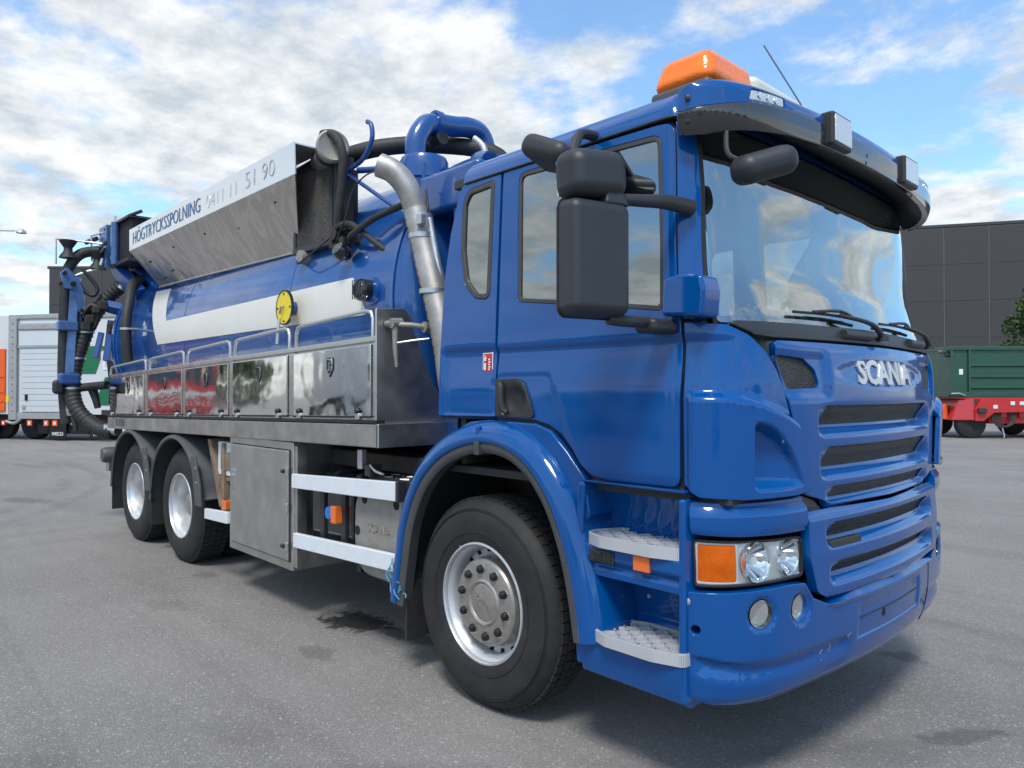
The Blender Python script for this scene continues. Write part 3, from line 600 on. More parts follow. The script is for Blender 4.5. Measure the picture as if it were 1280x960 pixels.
# ---- headlamps
lamp = fillet([(1.216, 1.020), (1.42, 1.016), (1.742, 1.008), (1.738, .846), (1.40, .842), (1.220, .838)], [.02, 0, .035, .03, 0, .02])
for sg in (0, 1):
    mp_ = (lambda p: p) if sg == 0 else sym
    hl = patch('headlamp', mp_(lamp), 'seal', T, holes=[mp_(inset(densify(lamp, .03), .012))], off=-.004, res=.02, gap=.001, depth=.05)
    patch('lamp_housing', mp_(inset(densify(lamp, .04), .004)), 'lamp_house', hl, off=-.062, res=.03, gap=0, depth=.003)
    rim_ = MB()
    patch('lamp_trim', mp_(inset(densify(lamp, .04), .010)), 'white_paint', hl, holes=[mp_(fillet([(1.238, .998), (1.385, .996), (1.385, .860), (1.236, .860)], .008)), mp_(fillet([(1.396, 1.002), (1.730, .994), (1.728, .858), (1.396, .853)], .02))], off=-.012, res=.02, gap=0, depth=.05)
    patch('indicator', mp_(fillet([(1.236, 1.000), (1.387, .998), (1.387, .858), (1.234, .858)], .008)), 'amber_lens', hl, off=-.016, res=.012, gap=0, depth=.02, disp=lambda s, v: .008*sst(np.hypot(((2*SC-s) if sg else s)-1.335, v-.93), .07, .0))
    patch('lamp_bezel', mp_(inset(fillet([(1.392, 1.006), (1.734, .998), (1.732, .854), (1.392, .849)], .02), .001)), 'lamp_house', hl, holes=[mp_(ell((1.485, .930), .070, .066)), mp_(ell((1.652, .928), .062, .060))], off=-.020, res=.02, gap=0, depth=.004)
    for (s0, rr) in ((1.485, .071), (1.652, .062)):
        c0 = Vector(hx(2*SC-s0 if sg else s0, .93, -.012)); nn = nrm(surf, np.array(2*SC-s0 if sg else s0), np.array(.93)); ez = Vector(nn)*.6+Vector((.8, 0, 0)); ez.normalize()
        bowl = MB().lathe([(rr*k, -.055*(1-k*k)) for k in np.linspace(.12, 1, 9)]+[(rr+.007, .003), (rr+.007, -.02)], (0, 0, 0), 'z', 28)
        Mq = ez.to_track_quat('Z', 'Y').to_matrix().to_4x4(); Mq.translation = c0; bowl.F = bowl.F[:-2]; rf = bowl.xf(Mq).build('reflector', 'chrome', hl)
        MB().lathe([(0, -.02), (.016, -.02), (.018, -.045), (.012, -.055)], (0, 0, 0), 'z', 16).xf(Mq).build('bulb', 'bulb', rf)
    patch('lamp_lens', mp_(inset(densify(lamp, .04), .011)), 'lamp_glass', hl, off=-.003, res=.03, gap=0, depth=.002, edge=.001)
# ---- bumper
bmp = [(1.176, .826), (1.38, .832), (1.62, .838), (1.722, .830), (1.775, .762), (1.875, .722), (SC, .708), (2*SC-1.875, .722), (2*SC-1.775, .762), (2*SC-1.722, .830), (2*SC-1.62, .838), (2*SC-1.38, .832), (2*SC-1.176, .826), (2*SC-1.176, .425), (2*SC-1.30, .392), (2*SC-1.6, .375), (SC, .368), (1.6, .375), (1.30, .392), (1.176, .425)]
bmp = fillet(bmp, [.01, 0, 0, .03, .03, .03, 0, .03, .03, .03, 0, 0, .01, .03, 0, 0, 0, 0, 0, .03])
fogs = [(1.478, .738, .052, .034), (1.692, .732, .044, .034)]
def ell(c, a, b_, n=28): return [(c[0]+a*math.cos(2*PI*i/n), c[1]+b_*math.sin(2*PI*i/n)) for i in range(n)]
FG = [ell((1.478, .738), .054, .054), ell((1.688, .733), .050, .052)]
hole1 = ell((1.232, .684), .016, .016, 16)
def bmp_disp(s, v):
    q = np.minimum(s, 2*SC-s); d = .016+0*s
    gv = .556+.025*sst(q, 1.45, 1.2)
    d = d-.020*sst(v, gv+.008, gv-.010)*sst(q, 1.20, 1.26)*sst(q, 2.10, 2.0)*sst(v, gv-.085, gv-.02)
    # plate recess
    d = d-.010*sst(q, 2.13, 2.145)*sst(v, .515, .53)*sst(v, .672, .655)
    d = d-.006*sst(v, .60, .59)*0
    d = d+.014*sst(v, .70, .715)*sst(q, 1.86, 1.92)
    for (cx, cy, _, _) in fogs:
        r_ = np.hypot(q-cx, v-cy); d = d-.010*sst(r_, .072, .058)
    return d-.02*sst(v, .43, .375)
bm_ = patch('bumper', bmp, 'paint', T, holes=FG+[hole1]+[sym(p) for p in FG], res=.014, disp=bmp_disp, depth=.06)
for s_, v_, c_ in [(s, v, m_) for (s, v, _, _) in fogs for m_ in (0, 1)]:
    s2 = 2*SC-s_ if c_ else s_; c0 = Vector(hx(s2, v_, -.006)); nn = Vector(nrm(surf, np.array(s2), np.array(v_))); Mq = nn.to_track_quat('Z', 'Y').to_matrix().to_4x4(); Mq.translation = c0
    fl_ = MB().lathe([(.053, .012), (.056, -.02), (.056, -.05), (.040, -.05)], (0, 0, 0), 'z', 28); fl_.F = fl_.F[:-2]; fo_ = fl_.xf(Mq).build('fog_lamp', 'gloss_black', bm_)
    q_ = MB().lathe([(.054*k, -.045*(1-k*k)) for k in np.linspace(.1, 1, 12)], (0, 0, 0), 'z', 28); q_.xf(Mq).build('reflector', 'chrome', fo_); MB().lathe([(0, .0), (.010, 0), (.012, -.03)], (0, 0, -.008), 'z', 12).xf(Mq).build('bulb', 'bulb', fo_)
    q_ = MB().lathe([(.0001, .008), (.028, .006), (.046, .001), (.052, -.004)], (0, 0, 0), 'z', 28); q_.F = q_.F[:-2]; q_.xf(Mq).build('lamp_lens', 'lamp_glass', fo_)
c0 = Vector(hx(1.203, .786, .018)); nn = Vector(nrm(surf, np.array(1.203), np.array(.786))); Mq = nn.to_track_quat('Z', 'Y').to_matrix().to_4x4(); Mq.translation = c0
MB().lathe([(0, .004), (.008, .004), (.014, .001), (.014, -.004)], (0, 0, 0), 'z', 16).xf(Mq).build('bolt', 'alu', bm_)
c0 = Vector(hx(2.40, .585, .004)); MB().lathe([(0, .004), (.018, .004), (.018, -.004)], (0, 0, 0), 'x', 16).xf(Matrix.Translation(c0)).build('tow_hole', 'dark', bm_)
for s_ in (2*SC-1.95,):   # shut line on the far side
    MB().tube([hx(s_+.02*(1-v*2), v, .0155) for v in np.linspace(.40, .72, 12)], .003, 6).build('shut_line', 'seal', bm_)
for v_ in (.607,): MB().tube([hx(s_, v_+.0, .0075) for s_ in np.linspace(2.15, 2*SC-2.15, 14)], .0025, 6).build('plate_crease', 'seal', bm_)
# scratches on the bumper edge
for (s_, v_, a_, l_) in ((1.83, .525, .9, .02), (1.84, .50, -.5, .018), (1.90, .52, 1.4, .03), (2.04, .55, .4, .03), (2.06, .535, 2.2, .02)):
    MB().tube([hx(s_, v_, .0135), hx(s_+l_*math.cos(a_), v_+l_*math.sin(a_), .0155)], .0010, 4).build('scratch', 'frame_grey', bm_)
# dark core behind the nose so nothing shows through
bx('front_crossmember', 1.0, 1.30, -1.0, 1.0, .5, 1.12, 'dark', T); bx('radiator', .9, 1.30, -.62, .62, .55, 1.70, 'dark', T)
# ---- step well
prof = [(-1.10, 1.205), (-1.235, 1.200), (-1.228, 1.19), (-1.13, 1.165), (-1.075, 1.10), (-1.05, .975), (-1.055, .944), (-1.22, .942), (-1.246, .936), (-1.250, .885), (-1.222, .855), (-1.235, .835), (-1.235, .808), (-1.20, .80), (-1.02, .795), (-1.00, .62), (-1.03, .572), (-1.20, .565), (-1.252, .555), (-1.256, .50), (-1.235, .40), (-1.19, .372), (-.9, .372), (-.9, 1.2)]
for sg in (1, -1):
    wl = MB().prism([(y*sg, z) for y, z in prof], 'x', .70, 1.205).build('step_well', 'paint', T, bev=.014, seg=3)
    bx('well_end', 1.185, 1.215, -1.246*sg if sg > 0 else 1.05, -1.05 if sg > 0 else 1.246, .40, 1.17, 'paint', wl, bev=.012, seg=3)
    MB().prism([(y*sg, z) for y, z in [(-1.235, 1.19), (-1.02, 1.19), (-.98, .6), (-1.245, .42), (-1.255, .60), (-1.255, .93)]], 'x', .672, .712).build('well_end', 'paint', wl, bev=.012, seg=3)
    for (z, x0, x1, yo) in ((.958, .725, 1.195, -1.268), (.568, .765, 1.212, -1.285)):
        out_p = fillet([(x0+.13, -1.03), (x0+.055, -1.06), (x0, -1.17), (x0+.012, yo+.035), (x0+.10, yo), (x1-.12, yo), (x1, yo+.035), (x1, -1.03)], [.02, .05, .05, .03, .06, .08, .02, 0])
        pl = [(x, y*sg) for x, y in out_p]
        st_ = MB().prism(pl, 'z', z-.006, z+.004).build('step_tread', 'step_inner', T, bev=.002)
        ln = MB(); nP = len(pl)
        for i in range(nP):
            a, b_ = Vector(pl[i]), Vector(pl[(i+1) % nP])
            if (b_-a).length < 1e-4: continue
            d = (b_-a).normalized(); n_ = Vector((d.y, -d.x))*.006
            ln.hexa([(a.x, a.y, z-.022), (b_.x, b_.y, z-.022), (b_.x+n_.x, b_.y+n_.y, z-.022), (a.x+n_.x, a.y+n_.y, z-.022)], [(a.x, a.y, z+.024), (b_.x, b_.y, z+.024), (b_.x+n_.x, b_.y+n_.y, z+.024), (a.x+n_.x, a.y+n_.y, z+.024)])
        ln.build('tread_rim', 'step_metal', st_)
        lat = MB(); pp = [(x, y) for x, y in out_p]
        for ang in (R(48), R(-38)):
            d = Vector((math.cos(ang), math.sin(ang))); nn_ = Vector((-d.y, d.x))
            for k in range(-14, 15):
                o_ = Vector((.96, -1.15))+nn_*(k*.052); seg_ = [o_+d*t_ for t_ in np.linspace(-.6, .6, 121)]; ins = inpoly(pp, np.array([p.x for p in seg_]), np.array([p.y for p in seg_]))
                idx = np.where(ins)[0]
                if len(idx) > 2:
                    a, b_ = seg_[idx[0]], seg_[idx[-1]]; n2_ = nn_*.0045
                    lat.hexa([(p.x, p.y*sg, z+.001) for p in (a-n2_, b_-n2_, b_+n2_, a+n2_)], [(p.x, p.y*sg, z+.017) for p in (a-n2_, b_-n2_, b_+n2_, a+n2_)])
        teeth = MB(); L = densify(pl, .011)
        for p in L: teeth.box(p[0]-.0035, p[0]+.0035, p[1]-.0035, p[1]+.0035, z+.022, z+.0275)
        lat.build('tread_lattice', 'step_metal', st_); teeth.build('tread_teeth', 'step_metal', st_, kind='stuff')
    if sg > 0:
        sk = bx('step_lamp', .755, .885, -1.256, -1.24, .868, .922, 'black_plastic', T, bev=.006)
        for x in (.782, .832): bx('lamp_segment', x, x+.042, -1.260, -1.25, .874, .914, 'gloss_black', sk, bev=.003)
        bx('side_marker', .985, 1.062, -1.259, -1.24, .870, .930, 'orange_marker', T, bev=.003)
        for (x, z) in ((.885, .70), (1.07, .665)): MB().lathe([(0, -.004), (.009, -.004), (.009, .004)], (x, -1.012, z), 'y', 12).build('bolt', 'alu', wl)
# ---- front wheel arch flares
arc = [(-.625, .40), (-.590, .60), (-.535, .85), (-.42, 1.07), (-.26, 1.215), (-.08, 1.295), (.10, 1.325), (.27, 1.305), (.42, 1.225), (.54, 1.09), (.625, .92), (.680, .74), (.722, .52)]
def sweep(path, sec, sg, name, m, parent, **k):
    """sec: (radial offset, y). path in x,z around the wheel centre"""
    P = crs(path, 6); V = []; n = len(sec)
    for i, p in enumerate(P):
        a = Vector(P[max(i-1, 0)]); b_ = Vector(P[min(i+1, len(P)-1)]); d = (b_-a).normalized(); nn_ = Vector((-d.y, d.x))
        for (r_, y) in sec: V.append((p[0]+nn_.x*r_, y*sg, p[1]+nn_.y*r_))
    F = [(i*n+j, i*n+(j+1) % n, (i+1)*n+(j+1) % n, (i+1)*n+j) for i in range(len(P)-1) for j in range(n)]+[tuple(range(n)), tuple(range((len(P)-1)*n, len(P)*n))]
    return MB().add(V, F).build(name, m, parent, ang=50, **k)
for sg in (1, -1):
    fl = sweep(arc, [(.002, -1.278), (.008, -1.288), (.020, -1.290), (.055, -1.283), (.088, -1.262), (.108, -1.225), (.115, -1.14), (.115, -1.0), (.002, -1.0)], sg, 'wheel_arch', 'paint', T)
    sweep(arc, [(-.044, -1.250), (-.046, -1.266), (-.036, -1.276), (-.010, -1.280), (.003, -1.276), (.003, -1.2), (-.012, -1.19), (-.036, -1.20)], sg, 'arch_trim', 'flare_rubber', fl)
    sweep(arc, [(-.012, -1.195), (.0, -1.19), (.0, -.62), (-.012, -.62)], sg, 'arch_liner', 'dark', fl)
    # body side between arch and door
    MB().prism(fillet([(-.33, 1.29), (-.20, 1.37), (-.06, 1.425), (.08, 1.437), (.40, 1.43), (.50, 1.40), (.60, 1.31), (.70, 1.205), (.73, 1.05), (.62, .92), (.50, 1.10), (.40, 1.20), (.25, 1.30), (.1, 1.32), (-.1, 1.29), (-.3, 1.18)], .02), 'y', -1.222*sg, -1.0*sg).build('arch_infill', 'paint', fl, bev=.012, seg=3)
    bx('arch_joint', .050, .085, -1.294 if sg > 0 else 1.19, -1.19 if sg > 0 else 1.294, 1.268, 1.335, 'flare_rubber', fl, bev=.006); bx('arch_joint', .052, .083, -1.286 if sg > 0 else 1.19, -1.19 if sg > 0 else 1.286, 1.332, 1.41, 'paint', fl, bev=.008)
    bx('mud_flap', -.60, -.58, -1.24 if sg > 0 else .70, -.70 if sg > 0 else 1.24, .20, .52, 'rubber', T, bev=.003)
# ---- sun visor: blue upper shell, dark smoked lower band
VP = [(1.15, -1.24), (1.25, -1.2), (1.33, -1.1), (1.38, -.95), (1.41, -.7), (1.435, -.4), (1.445, 0)]
vh = np.array(crs(VP+[(x, -y) for x, y in VP[::-1][1:]], 20)); vS = np.concatenate([[0], np.cumsum(np.hypot(*np.diff(vh, axis=0).T))]); VL = vS[-1]
def vsurf(s, v):
    s = np.asarray(s, float); v = np.asarray(v, float); x = np.interp(s, vS, vh[:, 0]); y = np.interp(s, vS, vh[:, 1])
    e = .01; tx = np.interp(s+e, vS, vh[:, 0])-np.interp(s-e, vS, vh[:, 0]); ty = np.interp(s+e, vS, vh[:, 1])-np.interp(s-e, vS, vh[:, 1]); l = np.maximum(np.hypot(tx, ty), 1e-6)
    ins = .10*np.clip((v-2.742)/.13, 0, 2)**1.5+.03*np.clip((2.66-v)/.1, 0, 2)**2
    return np.stack([x-ty/l*ins, y+tx/l*ins, v-np.clip(v-2.74, 0, 1)*.55], -1)
vq = lambda s: min(s, VL-s)
vb = [(0.03, 2.555), (.13, 2.555), (.30, 2.578), (.55, 2.603), (.82, 2.612), (VL/2, 2.612), (VL-.82, 2.612), (VL-.55, 2.603), (VL-.30, 2.578), (VL-.13, 2.555), (VL-.03, 2.555)]
vm = [(VL-.03, 2.635), (VL-.2, 2.660), (VL-.33, 2.682), (VL-.56, 2.700), (VL-.8, 2.705), (VL/2, 2.705), (.8, 2.705), (.56, 2.700), (.33, 2.682), (.2, 2.660), (.03, 2.635)]
vt_ = [(.03, 2.72), (.08, 2.75), (.20, 2.80), (.5, 2.86), (VL/2, 2.88), (VL-.5, 2.86), (VL-.20, 2.80), (VL-.08, 2.75), (VL-.03, 2.72)]
slit = fillet([(.325, 2.694), (.54, 2.708), (.535, 2.752), (.335, 2.738)], .006)
vis = patch('sun_visor', fillet([p for p in vm[::-1]]+vt_[::-1], [.01]+[0]*9+[.01]+[.01, .03]+[0]*5+[.03, .01]), 'paint', T, holes=[slit, [(VL-s, v) for s, v in slit]], fn=vsurf, res=.03, gap=.002, depth=.012)
patch('visor_band', fillet(vb+vm, [.05, 0, 0, 0, 0, 0, 0, 0, 0, 0, .05, .005]+[0]*9+[.005]), 'smoke', vis, fn=vsurf, off=.013, res=.014, gap=.001, depth=.030)
for mm in (0, 1):
    sl_ = slit if not mm else [(VL-s, v) for s, v in slit]
    ml = patch('marker_lamp', inset(densify(sl_, .03), .002), 'lens_white', vis, fn=vsurf, off=-.004, res=.02, gap=0, depth=.02)
    for s_ in (.38, .43, .48):
        c0 = Vector(vsurf(VL-s_ if mm else s_, 2.722)); MB().lathe([(0, .001), (.012, .0), (.014, -.01)], (0, 0, 0), 'x', 14).xf(Matrix.Translation(c0)).build('marker_bulb', 'chrome', ml)
# visor underside / inner skin and dark brackets
inn = MB(); Ss = np.linspace(.03, VL-.03, 60); r1 = vsurf(Ss, np.interp(Ss, [p[0] for p in vb], [p[1] for p in vb])+.006)
r0 = r1.copy(); r0[:, 0] = r1[:, 0]*.0+np.minimum(r1[:, 0]-.05, 1.24); r0[:, 1] *= .95; r0[:, 2] = r1[:, 2]+.085
r2 = r0.copy(); r2[:, 0] = np.minimum(r0[:, 0]-.30, .95); r2[:, 1] = np.clip(r2[:, 1], -.88, .88); r2[:, 2] = 2.83
inn.add([tuple(p) for p in r1]+[tuple(p) for p in r0]+[tuple(p) for p in r2], [(i, i+1, 61+i, 60+i) for i in range(59)]+[(60+i, 61+i, 121+i, 120+i) for i in range(59)]).build('visor_underside', 'black_plastic', vis, fix=False)
for s_, v_ in ((.07, 2.685), (.07, 2.60), (.80, 2.655), (.80, 2.625), (1.22, 2.655), (1.22, 2.625), (VL-.8, 2.65)):
    c0 = Vector(vsurf(s_, v_)+nrm(vsurf, np.array(s_), np.array(v_))*.011); nn = Vector(nrm(vsurf, np.array(s_), np.array(v_))); Mq = nn.to_track_quat('Z', 'Y').to_matrix().to_4x4(); Mq.translation = c0
    MB().lathe([(0, .004), (.006, .004), (.011, .001), (.011, -.002)], (0, 0, 0), 'z', 14).xf(Mq).build('bolt', 'black_plastic', vis)
# work lamps on the visor
for (s_, ) in ((.925,), (VL-.935,)):
    c0 = Vector(vsurf(s_, 2.694)); wl = MB().box(-.04, .022, -.098, .098, -.078, .066).xf(Matrix.Translation((c0.x+.015, c0.y, c0.z))).build('work_lamp', 'black_plastic', T, bev=.012)
    bx('lamp_lens', c0.x+.034, c0.x+.042, c0.y-.084, c0.y+.084, c0.z-.062, c0.z+.052, 'lens_white', wl, bev=.004)
# ---- beacon bar on the roof
bb = empty('beacon_bar', parent=T)
MB().box(.915, 1.20, -1.045, .36, 2.785, 2.838).build('bar_base', 'mudguard', bb, bev=.022, seg=4)
for y0, y1 in ((-1.05, -.66), (.06, .36)):
    def q(x0, x1, y0, y1, z0, z1): return MB().hexa([(x0, y0, z0), (x1, y0, z0), (x1, y1, z0), (x0, y1, z0)], [(x0+.03, y0+(.05 if y0 < -.9 else 0), z1), (x1-.03, y0+(.05 if y0 < -.9 else 0), z1), (x1-.03, y1-(.05 if y1 > .2 else 0), z1), (x0+.03, y1-(.05 if y1 > .2 else 0), z1)])
    o = q(.908, 1.207, y0, y1, 2.834, 2.985).build('beacon_lens', 'amber', bb, bev=.052, seg=6)
    MB().lathe([(.05, 0), (.05, .06), (.02, .07)], (1.06, (y0+y1)/2, 2.88), 'z', 16).build('beacon_rotor', 'chrome', bb)
bx('bar_cover', .925, 1.19, -.655, .055, 2.85, 2.968, 'cream', bb, bev=.04, seg=4)
MB().tube([(1.235, -.22, 2.86), (.994, -.20, 3.299)], .0035, 6).build('antenna', 'seal', T)
# ---------------------------------------------------------------- mirrors
MX = Matrix.Translation((1.095, -1.625, 2.040)) @ Matrix.Rotation(R(-14), 4, 'Z')
def rbox(name, sx, sy, sz, M, m, parent, bev, taper=0):
    b = MB().box(-sx/2, sx/2, -sy/2, sy/2, -sz/2, sz/2)
    if taper: b.V = [(x, y*(1-taper if x > 0 else 1), z*(1-taper if x > 0 else 1)) for x, y, z in b.V]
    return b.xf(M).build(name, m, parent, bev=bev, seg=5)
mm = rbox('main_mirror', .125, .262, .415, MX, 'mirror_shell', T, .034, .06)
MB().prism(fillet([(-.1315, -.209), (.1315, -.209), (.1315, .209), (-.1315, .209)], .036, 8), 'x', -.030, -.0275).xf(MX).build('housing_seam', 'seal', mm)
MB().box(-.068, -.062, -.11, .11, -.18, .18).xf(MX).build('mirror_glass', 'chrome', mm, bev=.001)
MX2 = MX @ Matrix.Translation((-.012, .005, .298)) @ Matrix.Rotation(R(4), 4, 'X')
m2 = rbox('wide_mirror', .145, .262, .185, MX2, 'mirror_shell', T, .052, .12)
MB().box(-.079, -.072, -.10, .10, -.06, .06).xf(MX2).build('mirror_glass', 'chrome', m2, bev=.001)
MB().hexa([tuple(MX @ Vector(p)) for p in ((-.05, .02, .19), (.05, .02, .19), (.05, .13, .19), (-.05, .13, .19))], [tuple(MX @ Vector(p)) for p in ((-.04, .03, .25), (.04, .03, .25), (.04, .10, .25), (-.04, .10, .25))]).build('mirror_neck', 'mirror_shell', T, bev=.012)
a0 = MX @ Vector((0, .10, .225)); MB().tube([tuple(a0), (1.155, -1.42, 2.272), (1.175, -1.30, 2.285), (1.19, -1.16, 2.285)], lambda t_: .020+.012*t_, 12, smooth=4).build('mirror_arm', 'mirror_shell', T)
a1 = MX @ Vector((-.01, .07, -.205)); ar = MB().tube([tuple(a1), (1.13, -1.48, 1.83), (1.12, -1.34, 1.835)], .022, 12, smooth=4).build('lower_arm', 'mirror_shell', T)
MB().box(1.07, 1.17, -1.37, -1.20, 1.795, 1.85).build('arm_foot', 'black_plastic', T, bev=.022, seg=4)
# kerb mirror high on the door, seen behind the wide mirror
MX3 = Matrix.Translation((.705, -1.41, 2.545)) @ Matrix.Rotation(R(22), 4, 'Y') @ Matrix.Rotation(R(-15), 4, 'X')
km = rbox('kerb_mirror', .24, .22, .10, MX3, 'mirror_shell', T, .045, .15)
MB().tube([tuple(MX3 @ Vector((.05, .04, .04))), (.72, -1.27, 2.665), (.72, -1.16, 2.68)], .022, 10, smooth=3).build('kerb_mirror_arm', 'mirror_shell', T)
# front mirror below the visor
MX4 = Matrix.Translation((1.44, -1.05, 2.418)) @ Matrix.Rotation(R(-34), 4, 'Z') @ Matrix.Rotation(R(17), 4, 'X')@ Matrix.Rotation(R(12), 4, 'Y')
fm = rbox('front_mirror', .13, .26, .115, MX4, 'mirror_shell', T, .048, .1)
MB().tube([(1.30, -1.08, 2.62), (1.32, -1.12, 2.50), (1.35, -1.13, 2.45), (1.40, -1.09, 2.43)], .010, 8, smooth=4).build('front_mirror_arm', 'mirror_shell', T)
# left-hand main mirror
ML = Matrix.Translation((.62, 1.50, 2.05)); rbox('main_mirror', .125, .24, .40, ML, 'mirror_shell', T, .034, .06); rbox('wide_mirror', .14, .24, .17, ML @ Matrix.Translation((0, 0, .31)), 'mirror_shell', T, .05, .1)
MB().tube([(.64, 1.44, 2.27), (1.12, 1.18, 2.28)], .026, 12).build('mirror_arm', 'mirror_shell', T)
# ---------------------------------------------------------------- wheels
RW = .520
def wheel_front(side):
    w = empty('front_wheel', (0, -1.20, RW)); tp = [(.300, .0), (.310, -.006), (.345, -.014), (.40, -.022), (.445, -.020), (.475, -.008), (.498, .012), (.512, .030), (.519, .05), (.520, .10), (.520, .19), (.519, .24), (.508, .27), (.46, .30), (.38, .30), (.30, .28), (.29, .14)]
    MB().lathe(tp, seg=96, closed=True).build('tyre', 'tyre', w)
    rb = MB()
    for r_, h in ((.352, -.0155), (.462, -.0155), (.470, -.0115)): rb.lathe([(r_-.002, h+.003), (r_-.001, h-.003), (r_+.001, h-.003), (r_+.002, h+.003)], seg=72, closed=True)
    rb.build('sidewall_rib', 'tyre', w)
    tr = MB()
    for k in range(64):
        th0 = 2*PI*k/64
        for j, (y0, y1) in enumerate(((.036, .078), (.088, .128), (.136, .174), (.184, .226))):
            a = th0+(.02 if j % 2 else 0); da = 2*PI/64*.42
            q = [(math.cos(t_), math.sin(t_)) for t_ in (a-da, a+da)]; ri, ro = .505, .5285 if 0 < j < 3 else .526; sk_ = .012*(1 if j % 2 else -1)
            tr.hexa([(ri*c_, y, ri*s_) for (c_, s_), y in ((q[0], y0), (q[1], y0), (q[1], y1), (q[0], y1))], [(ro*c_, y, ro*s_) for (c_, s_), y in ((q[0], y0), (q[1], y0), (q[1], y1), (q[0], y1))])
    tr.build('tread_block', 'tyre', w, kind='stuff')
    rim = [(.303, .002), (.300, -.006), (.292, -.008), (.287, .0), (.285, .016), (.272, .030), (.262, .050), (.258, .085), (.266, .096), (.236, .104), (.215, .108), (.195, .13), (.29, .13), (.29, .02)]
    rm = MB().lathe(rim, seg=96, closed=True).build('rim', 'rim', w, ang=28)
    for k in range(20):
        a = 2*PI*k/20; c_, s_ = math.cos(a), math.sin(a)
        MB().add([(r_*math.cos(a+d), .1085-(r_-.222)*.18 if False else y, r_*math.sin(a+d)) for r_, d, y in ((.240, -.050, .1005), (.240, .050, .1005), (.2635, .055, .0945), (.2635, -.055, .0945))], [(0, 1, 2, 3)]).build('vent_slot', 'dark', rm, fix=False)
    hc = [(.0001, .058), (.080, .056), (.088, .058), (.093, .060), (.098, .054), (.106, .050), (.112, .053), (.117, .058), (.192, .060), (.206, .064), (.215, .074), (.219, .10), (.222, .125)]
    hc = [(r_, y_-.042) for r_, y_ in hc]+[(.224, .11)]
    h = MB().lathe(hc, seg=72); h.F = h.F[:-2]; hub = h.build('hub_cover', 'hubcap', w, ang=25)
    text('hub_lettering', 'SCANIA', .040, (0.0, .0135, .0), (math.cos(-.15), 0, math.sin(-.15)), (.15, 0, 1), 'hubcap', hub, ext=.0012)
    first = None
    for k in range(10):
        a = 2*PI*(k+.35)/10; c_ = (.165*math.cos(a), -.042, .165*math.sin(a))
        n_ = MB().lathe([(.0001, .034), (.012, .036), (.0195, .043), (.0215, .058), (.0215, .062)], c_, seg=16); n_.F = n_.F[:-2]; n_.build('nut_cap', 'nut', w)
        cu = MB().lathe([(.0225, .0605), (.0240, .0590), (.0270, .0588), (.0285, .0605)], c_, seg=20); cu.F = cu.F[:-2]; cu.build('nut_ring', 'chrome', w)
    MB().tube([(-.235, .02, .16), (-.255, -.004, .175)], .005, 8).build('valve_stem', 'alu', w)
    return w
def wheel_rear(x):
    w = empty('rear_wheel', (x, -1.19, RW))
    tp = [(.300, .0), (.312, -.008), (.36, -.016), (.42, -.018), (.470, -.006), (.500, .012), (.515, .030), (.522, .05), (.522, .24), (.512, .27), (.46, .29), (.30, .28), (.29, .14)]
    MB().lathe(tp, seg=80, closed=True).build('tyre', 'tyre', w); MB().lathe([(r_, h+.33) for r_, h in tp], seg=64, closed=True).build('inner_tyre', 'tyre', w)
    tr = MB()
    for k in range(60):
        for j, (y0, y1) in enumerate(((.030, .085), (.095, .140), (.150, .195), (.205, .258))):
            a = 2*PI*k/60+(.03 if j % 2 else 0); q = [(math.cos(t_), math.sin(t_)) for t_ in (a-.040, a+.040)]
            tr.hexa([(.505*c_, y, .505*s_) for (c_, s_), y in ((q[0], y0), (q[1], y0), (q[1], y1), (q[0], y1))], [(.529*c_, y, .529*s_) for (c_, s_), y in ((q[0], y0), (q[1], y0), (q[1], y1), (q[0], y1))])
    tr.build('tread_block', 'tyre', w, kind='stuff')
    rim = [(.303, .002), (.300, -.008), (.292, -.010), (.286, .0), (.284, .02), (.270, .04), (.262, .06), (.256, .13), (.252, .165), (.235, .180), (.17, .182), (.12, .185), (.12, .20), (.29, .20), (.29, .02)]
    rm = MB().lathe(rim, seg=80, closed=True).build('rim', 'rim', w, ang=28)
    h = MB().lathe([(.0001, .06), (.07, .062), (.10, .075), (.108, .10), (.115, .18), (.125, .19)], seg=48); h.F = h.F[:-2]; h.build('hub', 'hubcap', w)
    for k in range(10):
        a = 2*PI*k/10; MB().lathe([(.0001, .15), (.013, .152), (.015, .185)], (.16*math.cos(a), 0, .16*math.sin(a)), seg=6).build('wheel_nut', 'alu', w)
    return w
def put(w, side, x):
    w.parent = T
    c = dup(w, parent=T); c.location = (x, 1.20, RW); c.rotation_euler = (0, 0, PI)
w = wheel_front(1); w.rotation_euler = (0, R(24), 0); put(w, 1, 0)
w = wheel_rear(-4.272); put(w, 1, -4.272)
w2 = dup(w, parent=T); w2.location = (-5.622, -1.19, RW); w2.rotation_euler = (0, R(40), 0); put(w2, 1, -5.622)
for x, n_ in ((0, 'front_axle'), (-4.272, 'rear_axle'), (-5.622, 'rear_axle')): MB().tube([(x, -1.0, RW), (x, 1.0, RW)], .075, 12).build(n_, 'chassis', T)
for x in (-4.272, -5.622): MB().lathe([(.1, -.2), (.19, -.08), (.19, .08), (.1, .2)], (x, 0, RW), 'y', 20).build('differential', 'chassis', T)
# ---------------------------------------------------------------- chassis
for y in (-.40, .38): MB().box(-6.9, 1.0, y-.035, y+.045, .78, 1.05).build('frame_rail', 'chassis', T, bev=.008)
for x in (-6.7, -5.0, -3.4, -2.2, -.9): bx('cross_member', x-.04, x+.04, -.36, .36, .82, 1.0, 'chassis', T)
bx('subframe', -6.9, -.75, -.95, .95, 1.06, 1.17, 'chassis', T, bev=.01)
bx('gearbox', -1.8, .3, -.28, .28, .45, .95, 'chassis', T, bev=.06)
